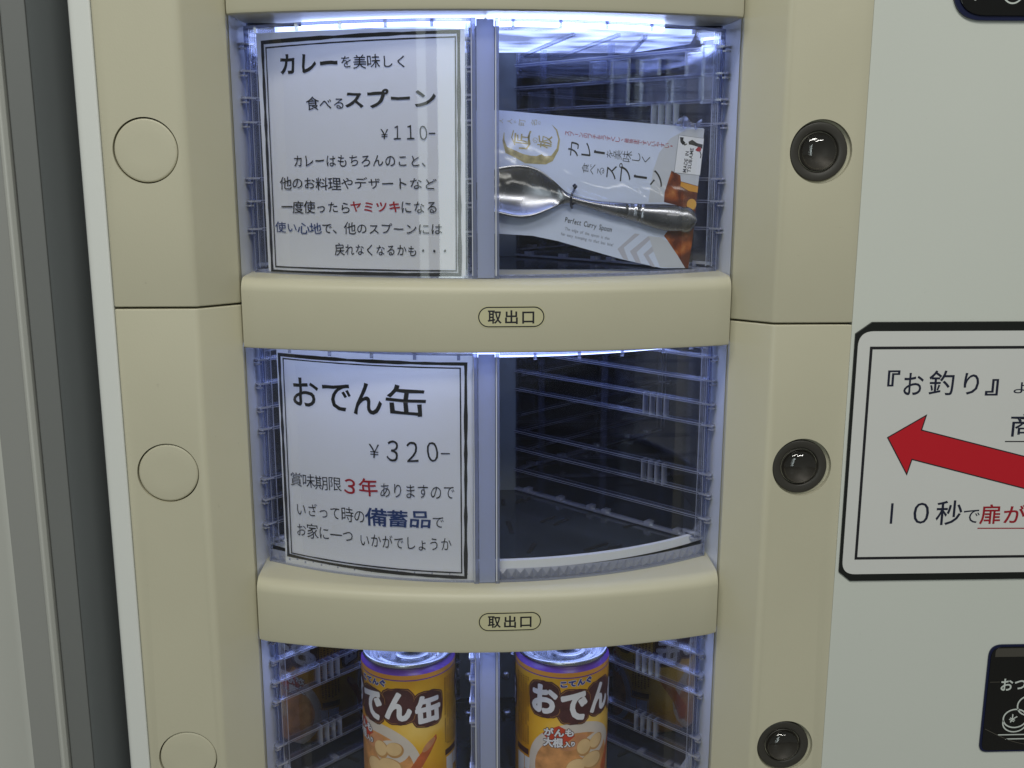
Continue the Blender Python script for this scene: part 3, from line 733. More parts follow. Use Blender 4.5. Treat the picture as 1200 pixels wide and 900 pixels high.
# ---- curved clear sliding doors
RG = 320.0
def gy(x, r=RG): return RG - math.sqrt(r*r-x*x)
def arc_sheet(name, x0, x1, z0, z1, off, mat, parent, n=28):
    r = RG-off
    a0 = math.asin(x0/r); a1 = math.asin(x1/r)
    fn = lambda u, w: (r*math.sin(a0+(a1-a0)*u), RG-r*math.cos(a0+(a1-a0)*u), z0+(z1-z0)*w)
    v, f = sheet_grid(fn, n, 2)
    return build(name, v, f, mat, parent, smooth=True)
def arc_bar(name, x0, x1, z0, z1, o0, o1, mat, parent, n=28):
    v = []; f = []
    for k in range(n):
        x = x0+(x1-x0)*k/(n-1)
        y = RG-math.sqrt(RG*RG-x*x)
        v += [(x, y+o0, z0), (x, y+o1, z0), (x, y+o1, z1), (x, y+o0, z1)]
    for k in range(n-1):
        a = 4*k; b = a+4
        for j in range(4): f.append((a+j, b+j, b+(j+1) % 4, a+(j+1) % 4))
    f += [(3, 2, 1, 0), (4*n-4, 4*n-3, 4*n-2, 4*n-1)]
    return build(name, v, f, mat, parent)
for i in range(3):
    dz = -i*H
    za, zb = -85.2+dz, 84.6+dz
    for s in (-1, 1):
        x0, x1 = (-168.2, -11) if s < 0 else (7.6, 168.2)
        g = arc_sheet('sliding_door', x0, x1, za+0.5, zb-0.5, 0, 'glass', VM)
        arc_bar('door_rail', x0, x1, zb-1.8, zb, 0.1, 2.6, 'clear_edge', g)
        arc_bar('door_rail', x0, x1, za, za+(1.4 if i != 1 else 1.4), 0.1, 2.6, 'clear_edge', g)
        xe = (-168.2, -166.8) if s < 0 else (166.8, 168.2)
        arc_bar('door_edge', xe[0], xe[1], za, zb, -0.4, 2.2, 'clear_edge', g, n=3)
        # small clear tabs on the top rail
        for q in range(5):
            xt = (x0+8)+(x1-x0-16)*(q+0.5*(i % 2))/4.6
            if abs(xt) < 166: MB().box(xt, xt+2.2, gy(xt)-0.8, gy(xt)+2, zb-5, zb-0.4).build('rail_tab', 'clear_edge', g)
    # frosted upright where the two doors meet, with its clear edges
    mu = arc_bar('centre_upright', -7.4, 4.2, za+0.6, zb-0.8, -1.2, 1.6, 'frosted', VM, n=4)
    arc_bar('upright_edge', 4.5, 7.4, za, zb, -1.8, 2.6, 'clear_edge', mu, n=3)
    arc_bar('upright_edge', -11.2, -7.7, za, zb, -1.8, 2.6, 'clear_edge', mu, n=3)
    MB().box(4.9, 5.5, -2.2, -1.8, za+2, zb-2).build('upright_line', 'lip_white', mu)
    MB().box(-10.9, -10.5, -2.2, -1.8, za+2, zb-2).build('upright_line', 'lip_white', mu)
    # faceted clear strip under the doors
    v = []; f = []; n = 52
    zz0, zz1 = (-85.0+dz+1.0, -85.0+dz+9.0) if i == 1 else (-85.0+dz+0.4, -85.0+dz+2.2)
    for k in range(n):
        x0 = -167.5+335*k/n; x1 = x0+335/n; xm = (x0+x1)/2; zm = zz0+(zz1-zz0)*(0.62 if k % 2 else 0.38)
        a = len(v); v += [(x0, gy(x0)+3.4, zz0), (x1, gy(x1)+3.4, zz0), (x1, gy(x1)+3.4, zz1), (x0, gy(x0)+3.4, zz1), (xm, gy(xm)+1.2, zm)]
        f += [(a, a+1, a+4), (a+1, a+2, a+4), (a+2, a+3, a+4), (a+3, a, a+4)]
    build('prism_strip', v, f, 'prism', VM)

# ---- black coin plate and upper plate on the white front
fl = lambda d: (lambda u, w: (u, 1.2-d, w))
cp = plate('coin_plate', fillet([(376.3, -362), (376.3, -451), (520, -451), (520, -362)], [10, 6.5, 8, 8], 8), -0.4, 1.3, 'panel_blue', VM)
plate('plate_face', fillet([(378.0, -363.6), (378.0, -449.4), (518, -449.4), (518, -363.6)], [9, 5.5, 7, 7], 8), -0.9, -0.3, 'panel_black', cp)
plate('grey_band', fillet([(381, -364.6), (381, -371.5), (516, -371.5), (516, -364.6)], [5, 0, 0, 2], 6), -1.15, -0.8, 'panel_grey', cp)
fc = lambda u, w: (u, -1.3, w)
for t, u0, u1, w0, w1, col, bold in COIN:
    if t == '¥': place_text('lettering', t, (397.0, 402.2, -426.2, -419.6), fc, 'ink_white', cp, bold=0.01, jit=0, rot=-0.5)
    else: place_text('lettering', t, (u0, u1, w0, w1), fc, 'ink_white', cp, bold=0.02, jit=0)
draw('coin_icon', ell(401.5, -422.6, 9.2, 7.6, 40), 1.1, fc, 'ink_white', cp, step=99)
draw('coin_icon', [(392.3, -424)]+[(401.5+9.2*math.cos(a), -426.2+7.6*math.sin(a)) for a in [math.pi+math.pi*k/14 for k in range(15)]], 1.0, fc, 'ink_white', cp, closed=False, step=99)
draw('coin_icon', ell(411.5, -412, 9.2, 8.2, 40), 1.1, fc, 'ink_white', cp, step=99)
draw('plate_line', [(389.4, -436.2), (516, -436.2)], 0.9, fc, 'ink_white', cp, closed=False)
draw('plate_line', [(395.5, -439.8), (516, -439.8)], 0.9, fc, 'ink_white', cp, closed=False)
draw('plate_groove', [(379, -431)]+[(379+(k/14)*40, -431-14*math.sin(k/14*1.57)) for k in range(1, 15)], 0.6, fc, 'panel_grey', cp, closed=False, step=4)
draw('plate_groove', [(379, -392), (386.5, -392)], 0.6, fc, 'panel_grey', cp, closed=False)
tp = plate('upper_plate', fillet([(306, 150), (306, 84.8), (520, 84.8), (520, 150)], [14, 22, 14, 14], 10), -1.2, 1.3, 'panel_blue', VM)
plate('plate_face', fillet([(309, 147), (309, 87.6), (517, 87.6), (517, 147)], [12, 20, 12, 12], 10), -2.4, -1.1, 'panel_black', tp, bevel=0.5)
draw('printed_ring', ell(345.6, 105, 7.6, 9.6, 40), 1.0, lambda u, w: (u, -2.6, w), 'ink_white', tp, step=99)
draw('printed_ring', ell(320.5, 102, 1.6, 4.6, 20), 0.8, lambda u, w: (u, -2.6, w), 'ink_white', tp, step=99)

# ================================================================ CHANGE NOTICE on the white front
NS = thing('notice_sign', 'white magnetic notice with black border, red arrow and handwritten-style change instructions', 'sign', (300, 0, -305))
plate('magnet_backing', [(257.2, -124.5), (268.5, -116.3), (500, -116.3), (500, -309.2), (266, -309.2), (257.2, -302)], -0.6, 1.0, 'magnet', NS, bevel=0.3)
plate('sheet', fillet([(259.3, -122.8), (497, -122.8), (497, -303.6), (259.3, -303.6)], [11, 2, 2, 10], 8), -1.1, -0.5, 'sign_sheet', NS)
fs = lambda d: (lambda u, w: (u, -1.1-d, w))
draw('frame_line', [(268.9, -134.6), (486, -134.6), (486, -291.2), (268.9, -291.2)], 2.0, fs(0.12), 'ink', NS, step=400)
for t, u0, u1, w0, w1, col, bold in SIGN:
    if t == '1': u0, u1 = 292.0, 293.8
    place_text('lettering', t if t != '1' else 'I', (u0, u1, w0, w1), fs(0.15), INK['n' if col == 'k' else col], NS, bold=bold+0.012, jit=0)
arrow = [(285.5, -199.7), (312.3, -183.5), (309.7, -194.4), (470, -236.5), (470, -260.5), (304.5, -216.1), (301.6, -227.3)]
ar = plate('arrow', arrow, -1.22, -1.1, 'arrow_red', NS)
draw('arrow_outline', arrow, 0.8, fs(0.2), 'ink', NS, step=400)
draw('underline', [(371.5, -203.4), (395, -203.6)], 0.8, fs(0.15), 'ink', NS, closed=False, step=100)
draw('underline', [(357.6, -269.0), (394, -269.4)], 0.8, fs(0.15), 'ink_red', NS, closed=False, step=100)

# ================================================================ PRICE CARDS behind the left-hand doors
def cyl(off):
    r = RG-off
    return lambda s_, z: (r*math.sin(s_/318.5), RG-r*math.cos(s_/318.5), z)
def price_card(label, base, sheet, outer, inner, runs, wob):
    t = thing('price_card', label, 'price card', base, 'handwritten price cards behind the clear doors')
    (a, b, c, d) = sheet
    fn = lambda u, w: cyl(1.5+0.25*math.sin(9*u+wob)*math.sin(4*w))(*( (d[0]*(1-u)+c[0]*u)*(1-w)+(a[0]*(1-u)+b[0]*u)*w, (d[1]*(1-u)+c[1]*u)*(1-w)+(a[1]*(1-u)+b[1]*u)*w))
    v, f = sheet_grid(fn, 34, 12)
    build('sheet', v, f, 'card_paper', t, smooth=True)
    draw('border_line', outer, 2.3, cyl(0.95), 'ink', t, var=0.28, step=9, seed=5)
    draw('border_line', inner, 0.95, cyl(0.95), 'ink', t, var=0.15, step=9, seed=6)
    for s, u0, u1, w0, w1, col, bold in runs:
        if s == '-':
            draw('lettering', [(u0, (w0+w1)/2), (u1, (w0+w1)/2)], 0.9, cyl(0.9), 'ink', t, closed=False); continue
        place_text('lettering', s, (u0, u1, w0, w1), cyl(0.9), INK[col], t, bold=bold, jit=0.03)
    return t
CARD1_SHEET[2] = (-15.5, -85.6); CARD1_SHEET[3] = (-164.9, -86.4)
CARD2_SHEET[2] = (-11.3, -307.6); CARD2_SHEET[3] = (-161.8, -307.4); CARD2_SHEET[0] = (-161.2, -137.5)
price_card('white handwritten card for curry spoons, 110 yen, behind the upper left door', (-90, 12, -85), CARD1_SHEET, CARD1_OUT, CARD1_IN, CARD1, 0.3)
price_card('white handwritten card for canned oden, 320 yen, behind the middle left door', (-90, 12, -306), CARD2_SHEET, CARD2_OUT, CARD2_IN, CARD2, 2.0)

# ================================================================ SPOON PACK in the upper right window
PO = Vector((78.88, 42.98, -27.75)); PA = Vector((0.9914, 0.0657, -0.1133)); PB = Vector((0.1043, 0.1267, 0.9864)); PN = Vector((0.0792, -0.9898, 0.1188))
pk = lambda d: (lambda u, w: tuple(PO+PA*u+PB*w+PN*d))
SP = thing('spoon_pack', 'metal spoon tied to a white printed card in clear film, upper right window', 'spoon pack', (70, 55, -84))
v, f = [], []
cardpoly = fillet(PACK_CARD[:4]+PACK_CARD[4:], [2]+[0]+[1.5, 1.5]+[0]*6, 3)
n = len(cardpoly)
vf = [pk(0)(*p) for p in cardpoly]+[pk(-0.8)(*p) for p in cardpoly]
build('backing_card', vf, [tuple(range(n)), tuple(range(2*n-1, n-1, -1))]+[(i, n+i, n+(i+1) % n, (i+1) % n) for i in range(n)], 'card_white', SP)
patch('curry_picture', PACK_CURRY, pk(0.10), 'curry', SP, 8)
patch('curry_picture', PACK_YEL, pk(0.16), 'curry_potato', SP, 8)
patch('curry_picture', ell(70, -1, 3.6, 4, 16), pk(0.16), 'curry_potato', SP, 8)
patch('pale_disc', [(38.9, 19.7), (42, 33), (49, 44), (60, 51.5), (73.2, 53.6), (73.3, 12.6), (60.2, 14.5), (59.3, 18.7), (52.4, 21.3), (49.1, 5.6), (49.4, -1.6), (38.0, -3.3)], pk(0.05), 'card_grey', SP, 8)
patch('pale_disc', [(41, -27), (50, -27), (56.0, -29.6), (64.2, -39.0), (70.5, -47.0), (52, -48.5), (46, -38)], pk(0.05), 'card_grey', SP, 8)
for p in (PACK_CHEV, PACK_CHEV2, PACK_CHEV3): patch('chevron', p, pk(0.1), 'chevron', SP, 20)
patch('gold_brush_ring', [(u, w-1.6 if w < 22 else w) for u, w in PACK_RING]+PACK_RINGI[::-1], pk(0.1), 'gold_ink', SP, 20)
place_text('lettering', '匠', (-61.5, -54.5, 25.5, 36.5), pk(0.12), 'gold_ink', SP, bold=0.01, jit=0, rot=math.pi/2)
draw('gold_brush_stroke', [(-64.5, 36), (-65.3, 31), (-62.5, 26)], 0.8, pk(0.12), 'gold_ink', SP, closed=False, step=2)
draw('gold_brush_stroke', [(-52.4, 37), (-53.5, 33), (-52, 28), (-54, 24.5), (-59.5, 24.2)], 1.2, pk(0.12), 'gold_ink', SP, closed=False, step=2)
place_text('lettering', '板', (-46.0, -37.0, 25.5, 36.0), pk(0.12), 'gold_ink', SP, bold=0.01, jit=0, rot=math.pi/2)
place_text('lettering', 'の', (-50.2, -46.6, 29.2, 32.8), pk(0.12), 'gold_ink', SP, bold=-0.01, jit=0, rot=math.pi/2)
for t, u, w, a in (('人', -68, 42, 3.6), ('の', -64, 42, 1.6), ('町', -59, 42.2, 4.4), ('名', -50.5, 43, 4.2), ('の', -46.8, 43.2, 2.2), ('人', -74, 41.5, 3)):
    place_text('lettering', t, (u-a/2, u+a/2, w-a/2, w+a/2), pk(0.12), 'gold_ink', SP, bold=-0.01, jit=0, rot=math.pi/2)
for k, (t, u, w, ww, hh) in enumerate(PACK_TITLE):
    # the card was printed upright and stands on its side: every sign is turned a quarter to the left
    if t == 'ー':
        patch('lettering', [(u-ww/2, w+0.9), (u-ww/2+1, w+1.5), (u-ww/2+1.4, w+0.9), (u+ww/2, w+0.7), (u+ww/2+0.1, w-0.9), (u-ww/2, w-0.7)], pk(0.14), 'ink', SP, 20); continue
    place_text('lettering', t, (u-hh/2, u+hh/2, w-ww/2, w+ww/2), pk(0.14), 'ink', SP, bold=0.004 if hh > 8.5 else -0.008, jit=0, rot=math.pi/2)
red = 'スプーンのフチをうすくし、最後まですくいやすい！'
for k, ch in enumerate(red):
    u = -26.0+76.5*k/(len(red)-1); w = 38.6
    if ch == 'ー': draw('lettering', [(u-1.1, w), (u+1.1, w)], 0.4, pk(0.14), 'ink_red', SP, closed=False); continue
    if ch in '、！': place_text('lettering', ch, (u-0.6, u+0.6, w-0.8, w+0.8), pk(0.14), 'ink_red', SP, jit=0, rot=math.pi/2); continue
    place_text('lettering', ch, (u-1.7, u+1.7, w-1.55, w+1.55), pk(0.14), 'ink_red', SP, bold=0.0, jit=0, rot=math.pi/2)
ln = lambda a, b, h, s, m, bo: place_text('lettering', s, ((a[0]+b[0])/2-math.dist(a, b)/2, (a[0]+b[0])/2+math.dist(a, b)/2, (a[1]+b[1])/2-h/2, (a[1]+b[1])/2+h/2), pk(0.14), m, SP, bold=bo, jit=0, rot=math.atan2(b[1]-a[1], b[0]-a[0]))
ln((-21.2, -22.6), (13.4, -26.0), 5.0, 'Perfect Curry Spoon', 'ink', 0.012)
ln((-20.7, -28.6), (12.5, -32.4), 2.9, 'The edge of the spoon is thin', 'ink_grey', 0.0)
ln((-23.1, -32.6), (15.5, -36.6), 2.9, 'for easy scooping to that last bite!', 'ink_grey', 0.0)
stk = patch('origin_sticker', PACK_STICK, pk(0.2), 'sticker_white', SP, 40)
draw('sticker_edge', PACK_STICK, 0.25, pk(0.24), 'ink_grey', SP)
place_text('lettering', 'MADE IN', (62.2-7.6, 62.2+7.6, 28.7-1.35, 28.7+1.35), pk(0.26), 'ink_navy', SP, bold=0.02, jit=0, rot=math.pi/2-0.03)
place_text('lettering', 'TSUBAME', (65.4-8.8, 65.4+8.8, 30.2-1.35, 30.2+1.35), pk(0.26), 'ink_navy', SP, bold=0.02, jit=0, rot=math.pi/2-0.03)
patch('emblem', PACK_EMB, pk(0.26), 'ink', SP, 20); patch('emblem', PACK_EMB2, pk(0.26), 'ink', SP, 20)
draw('emblem', [(58, 42), (60, 40.5), (61.5, 41.5)], 0.8, pk(0.26), 'ink', SP, closed=False, step=3)
patch('emblem', PACK_EMB3, pk(0.28), 'ink_red', SP, 20)
draw('emblem', [(71.5, 37.5), (72.8, 35), (72.6, 32.5)], 0.7, pk(0.28), 'ink', SP, closed=False, step=3)

# the spoon: a lofted solid, dished at the bowl, rounded along the handle
def spoon():
    st = SPOON; NS_ = 17; v = []; f = []
    # resample the stations
    P = []
    for i in range(len(st)-1):
        a = st[i]; b = st[i+1]; n = max(1, int((b[0]-a[0])/1.4))
        for k in range(n):
            q = k/n; q2 = q*q*(3-2*q) if False else q
            P.append(tuple(a[j]*(1-q2)+b[j]*q2 for j in range(3)))
    P.append(st[-1])
    # smooth widths
    for _ in range(14):
        P = [P[0]]+[tuple((P[i-1][j]+2*P[i][j]+P[i+1][j])/4 for j in range(3)) for i in range(1, len(P)-1)]+[P[-1]]
    P = [p for p in P if p[0] < 64]; e = P[-1]
    P = [(P[0][0]-1.4, P[0][1], 0.6)]+P+[(64+9.3*math.sin(k/12*math.pi/2), e[1]-0.1, 9.3*math.cos(k/12*math.pi/2)**0.85+0.15) for k in range(1, 13)]
    for (u, w, hw) in P:
        bowl = max(0.0, min(1.0, (-20-u)/14.0)); bowl = bowl*bowl*(3-2*bowl)
        rim = 9.0*bowl+5.0*(1-bowl)
        for k in range(NS_):
            s_ = -1+2*k/(NS_-1)
            dish = -8.0*(hw/18.8)*(1-s_*s_)**1.0
            conv = 2.6*(1-abs(s_)**2.6)
            groove = -1.2 if 22.6 < u < 24.2 or 25.8 < u < 27.2 or 30.0 < u < 31.4 else (0.9 if 24.2 <= u <= 30.0 else 0)
            h = rim+dish*bowl+(conv+groove)*(1-bowl)
            v.append(pk(h)(u, w+hw*s_))
        for k in range(NS_):
            s_ = 1-2*k/(NS_-1)
            dish = -8.0*(hw/18.8)*(1-s_*s_)
            h = rim-1.2+dish*bowl-1.4*(1-s_*s_)*(1-bowl)
            v.append(pk(max(h, 0.4))(u, w+hw*s_))
    M_ = 2*NS_
    for i in range(len(P)-1):
        for k in range(M_):
            q = (k+1) % M_; f.append((i*M_+k, i*M_+q, (i+1)*M_+q, (i+1)*M_+k))
    f += [tuple(range(M_)), tuple((len(P)-1)*M_+k for k in range(M_-1, -1, -1))]
    return build('spoon', v, f, 'spoon', SP, smooth=True)
spoon()
def tube(name, pts, r, mat, parent, n=8):
    v = []; f = []
    P = [Vector(p) for p in pts]
    for i, p in enumerate(P):
        t = (P[min(i+1, len(P)-1)]-P[max(i-1, 0)]).normalized(); a = t.orthogonal().normalized(); b = t.cross(a)
        if i: # keep frames aligned
            a = (la-t*la.dot(t)).normalized(); b = t.cross(a)
        la = a
        for k in range(n):
            q = 2*math.pi*k/n; v.append(tuple(p+(a*math.cos(q)+b*math.sin(q))*r))
    for i in range(len(P)-1):
        for k in range(n):
            q = (k+1) % n; f.append((i*n+k, i*n+q, (i+1)*n+q, (i+1)*n+k))
    f += [tuple(range(n-1, -1, -1)), tuple((len(P)-1)*n+k for k in range(n))]
    return build(name, v, f, mat, parent, smooth=True)
tube('twist_tie', [pk(3)(-17.2, 0.6), pk(5)(-18.0, -1.5), pk(7.8)(-19.3, -4), pk(8.6)(-19.8, -7), pk(7.6)(-19.5, -10), pk(5)(-18.6, -12.6), pk(4)(-17.6, -13.8)], 0.8, 'twist_tie', SP)
tube('twist_tie', [pk(5)(-18.6, -11.5), pk(6.5)(-16.5, -10.4), pk(6)(-14.4, -9.9)], 0.6, 'twist_tie', SP)
tube('twist_tie', [pk(4)(-17.2, 0.2), pk(5)(-16.4, 1.6), pk(4)(-17.4, 2.8), pk(3)(-18.4, 1.6)], 0.9, 'twist_tie', SP)
# clear film bag with creases
DENSE = []
for q_ in range(len(SPOON)-1):
    A_, B_ = SPOON[q_], SPOON[q_+1]; n_ = max(1, int((B_[0]-A_[0])/1.5))
    DENSE += [tuple(A_[j]+(B_[j]-A_[j])*k_/n_ for j in range(3)) for k_ in range(n_)]
for _ in range(10): DENSE = [DENSE[0]]+[tuple((DENSE[i-1][j]+2*DENSE[i][j]+DENSE[i+1][j])/4 for j in range(3)) for i in range(1, len(DENSE)-1)]+[DENSE[-1]]
def bag():
    rnd = random.Random(4)
    cr = [((10, 20), (46, -8), 1.4), ((20, 28), (58, -6), 1.1), ((30, 48), (42, 20), 1.6), ((-30, 8), (12, -4), 0.8), ((52, 56), (60, 48), 1.8), ((62, 56), (70, 50), 1.8), ((40, 22), (64, 14), 0.9), ((-60, -20), (-20, -40), 0.8)]
    def h(u, w):
        base = 1.2
        hs = 0
        for (su, sw, sr) in DENSE:
            if abs(su-u) > 22: continue
            d = math.hypot((u-su)/10, (w-sw)/max(sr+5, 8)); hs = max(hs, math.exp(-d*d*1.1)*9.2)
        e = min(1, min(u+92, 79-u)/6, min(w+51, 57-w)/5); e = max(e, 0)
        z = base+hs*e
        for (a, b, am) in cr:
            A = Vector(a); B = Vector(b); ab = B-A; t = max(0, min(1, (Vector((u, w))-A).dot(ab)/ab.length_squared)); d = (Vector((u, w))-(A+ab*t)).length
            z += am*math.exp(-(d/1.1)**2)*math.sin(math.pi*t)
        z += 0.35*math.sin(u*0.23+w*0.11)*math.sin(w*0.19-u*0.07)+0.05*math.sin(u*0.7+w*0.5)
        return z+0.6
    def fn(a, b):
        u = -92+171*a; w = -51+108*b
        if w < -40 and u < 20: w = w+ (20-u)*0.09*(-40-w)/11
        return pk(h(u, w))(u, w)
    v, f = sheet_grid(fn, 130, 84)
    return build('film_bag', v, f, 'film', SP, smooth=True)
bag()
for k, (a, b, c_) in enumerate((((50, 54), (57, 61), (64, 54.5)), ((64, 54), (70, 60), (67, 52)))):
    patch('film_bag_fold', [a, ((a[0]+b[0])/2-1, (a[1]+b[1])/2), b, c_, ((a[0]+c_[0])/2, a[1]-2.5)], lambda u, w: pk(3.5+1.5*math.sin(u*1.3)+math.cos(w))(u, w), 'clear_edge', SP, 2)

# ================================================================ ADDED POUCH, put in for a package's reflection behind the upper card
CP = thing('reflection_pouch', 'orange and white pouch added in place of a package reflection behind the upper price card', 'pouch', (-110, 110, -84))
pa = Vector((-157.5, 64)); pdn = Vector((0.72, 0.694)); 
def pch(d): return lambda u, w: (pa.x+pdn.x*u+0.694*d, pa.y+pdn.y*u-0.72*d, w)
def pouch_body(u0, u1, w0, w1, mat, bulge=5):
    v, f = sheet_grid(lambda a, b: pch(bulge*math.sin(math.pi*a)*math.sin(math.pi*min(1, max(0, (w0+(w1-w0)*b+84)/100))))(u0+(u1-u0)*a, w0+(w1-w0)*b), 16, 10)
    v2, f2 = sheet_grid(lambda a, b: pch(-2)(u0+(u1-u0)*a, w0+(w1-w0)*b), 16, 10)
    m = MB(); m.add(v, f); m.add(v2, f2); return m
pouch_body(0, 105, -18, 16, '').build('pouch_top', 'card_white', CP, smooth=True)
pouch_body(0, 105, -34, -18, '').build('pouch_picture', 'pouch_orange', CP, smooth=True)
pouch_body(0, 105, -84, -34, '').build('pouch_base', 'pouch_brown', CP, smooth=True)
place_text('lettering', 'CURRY', (4.5-9, 4.5+9, -45-1.6, -45+1.6), pch(3.2), 'ink_white', CP, bold=0.01, jit=0, rot=math.pi/2)

# ================================================================ CANS in the lowest storey
def make_can(label, cx, cy, phi0, zb):
    t = thing('oden_can', label, 'can', (cx, cy, zb), 'oden cans in the lowest window')
    H_ = 114.2; R_ = 37.5
    lathe_z('can_body', [(35.5, zb+0.3), (37.2, zb+2.5), (R_, zb+6), (R_, zb+60), (R_, zb+105.5)], cx, cy, 'can_gold', t)
    lathe_z('orange_band', [(R_+0.03, zb+105.3), (R_+0.02, zb+109.3)], cx, cy, 'band_orange', t)
    lathe_z('purple_line', [(R_+0.06, zb+104.7), (R_+0.06, zb+105.6)], cx, cy, 'purple', t)
    lathe_z('purple_band', [(R_+0.02, zb+109.3), (37.0, zb+110.3), (35.8, zb+111.6), (34.9, zb+112.8)], cx, cy, 'purple', t)
    lathe_z('rim', [(34.8, zb+112.4), (35.0, zb+113.6), (36.3, zb+114.4), (36.5, zb+115.8), (36.2, zb+117.2), (35.5, zb+117.7), (34.6, zb+117.4), (34.0, zb+116.0), (33.4, zb+112.6), (32.2, zb+111.9)], cx, cy, 'aluminium', t)
    lid = lathe_z('lid', [(32.4, zb+112.0), (30.8, zb+112.9), (29.6, zb+113.3), (28.6, zb+112.7), (24.6, zb+112.4), (23.9, zb+113.1), (23.0, zb+112.5), (12, zb+112.4), (4, zb+112.4), (0.05, zb+112.4)], cx, cy, 'aluminium', t)
    # ring pull lying on the lid
    v, f = sheet_grid(lambda a, b: (cx+4+(11.5+2.3*math.cos(2*math.pi*b))*math.cos(2*math.pi*a), cy-9+(8.8+2.3*math.cos(2*math.pi*b))*math.sin(2*math.pi*a), zb+115.0+1.0*math.sin(2*math.pi*b)+0.6*math.cos(2*math.pi*a)), 40, 9)
    build('ring_pull', v, f, 'aluminium', lid, smooth=True)
    lathe_z('rivet', [(3.6, zb+112.5), (3.4, zb+115.2), (2.2, zb+116.2), (0.05, zb+116.3)], cx+4, cy+3, 'aluminium', lid, n=24)
    MB().bar((cx-3, cy-1, zb+115.0), (cx+11, cy+1, zb+115.0), 10, 1.2).build('pull_plate', 'aluminium', lid, bevel=0.5)
    lm = lambda u, w: (cx+u, cy+w, zb+112.95)
    for a0 in (0.2, 0.28):
        pass
    for (rr_, aa, txt) in ((20, 205, 1), (20, 335, 1)):
        ax, ay = rr_*math.cos(rad(aa)), rr_*math.sin(rad(aa))
        draw('lid_stamp', [(ax-5, ay+2.2), (ax+5, ay+2.6), (ax+5, ay-2.4), (ax-5, ay-2.6)], 0.6, lm, 'ink_grey', lid, step=30)
        for q in range(4): draw('lid_stamp', [(ax-3.6+q*2.2, ay-1.4), (ax-3.0+q*2.2, ay+1.3)], 0.9, lm, 'ink_grey', lid, closed=False)
    for k in range(34):
        a = rad(150+k*7); 
        draw('lid_stamp', [(26.4*math.cos(a), 26.4*math.sin(a)), (24.9*math.cos(a+0.03), 24.9*math.sin(a+0.03))], 0.7, lambda u, w: (cx+u, cy+w, zb+113.15), 'ink_grey', lid, closed=False) if k % 5 != 4 and k < 20 else None
    # printed label, mapped round the body: u is degrees from the first sign, w is height
    def cm(off): 
        return lambda u, w: (cx+(R_+off)*math.sin(rad(phi0+rep)+u/R_), cy-(R_+off)*math.cos(rad(phi0+rep)+u/R_), zb+w)
    deg = lambda d: rad(d)*R_
    for rep in (0, 180):
        rnd = random.Random(3)
        U = deg(1)
        # bowl of food
        patch('label_picture', [p for p in ell(U*40, 30, 40, 37, 60) if True], cm(0.06), 'bowl', t, 4)
        patch('label_picture', ell(U*40, 28, 34, 30, 48), cm(0.10), 'broth', t, 4)
        patch('label_picture', ell(U*64, 44, 15, 10, 30, 0.2), cm(0.14), 'bowl', t, 4)
        patch('label_picture', [(U*78, 22), (U*96, 40), (U*112, 52), (U*120, 56), (U*121, 52), (U*112, 42), (U*100, 30), (U*90, 12), (U*80, 10)], cm(0.18), 'sausage', t, 3)
        patch('label_picture', ell(U*110, 48.5, 7.2, 2.6, 24, 0.75), cm(0.22), 'sausage_in', t, 3)
        for (eu, ew, ra, rb, ro) in ((50, 44.5, 6.8, 7.6, 0), (68, 46, 7.6, 6.6, 0.3), (62, 31, 11, 7.6, -0.1), (40, 28, 9, 8, 0.3)):
            patch('label_picture', ell(U*eu, ew, ra, rb, 30, ro), cm(0.26), 'egg_shade', t, 3)
            patch('label_picture', ell(U*eu-0.5, ew+0.8, ra*0.86, rb*0.84, 30, ro), cm(0.30), 'egg', t, 3)
        patch('label_picture', ell(U*36, 50, 12, 6, 24, 0.3), cm(0.15), 'sausage_in', t, 3)
        # brown plaques with the four big signs
        for (ch, du, cw, an, hw, hh) in (('お', 0, 86, 0.05, 13.6, 15.5), ('で', 37, 80.5, -0.10, 14.0, 15.0), ('ん', 74, 83.5, 0.10, 13.8, 15.5), ('缶', 110, 79.5, -0.06, 13.4, 15.5)):
            pl = []
            for k in range(40):
                a = 2*math.pi*k/40; c_, s_ = math.cos(a), math.sin(a)
                q = (abs(c_)**3.6+abs(s_)**3.6)**(-1/3.6)*(1+rnd.uniform(-.025, .025))
                x, y = hw*q*c_, hh*q*s_
                pl.append((U*du+x*math.cos(an)-y*math.sin(an), cw+x*math.sin(an)+y*math.cos(an)))
            patch('label_plaque', pl, cm(0.34), 'plaque', t, 3)
            mid = (U*du, cw)
            for (k0, k1) in ((2, 9), (11, 18), (24, 30), (32, 38)):
                seg = [(mid[0]+(p[0]-mid[0])*0.93, mid[1]+(p[1]-mid[1])*0.93) for p in pl[k0:k1]]
                draw('plaque_edge', seg, 0.5, cm(0.38), 'plaque_edge', t, closed=False, var=0.6, step=2)
            place_fat('lettering', ch, (U*du-9.8, U*du+9.8, cw-11.2, cw+11.2), cm, 0.40, 'can_white', t, 0.95, rot=-an*0.6)
        place_fat('lettering', 'こてんぐ', (U*39-12.6, U*39+12.6, 98.4, 103.4), cm, 0.34, 'can_white', t, 0.75, rot=0.07)
        place_fat('lettering', 'こてんぐ', (U*39-12.6, U*39+12.6, 98.4, 103.4), cm, 0.50, 'can_blue', t, 0.32, rot=0.07)
        patch('label_burst', [(U*18-13, 57), (U*18-6, 62), (U*18, 65), (U*18+7, 61), (U*18+13, 56), (U*18+7, 51), (U*18, 46), (U*18-7, 51)], cm(0.30), 'can_red', t, 3)
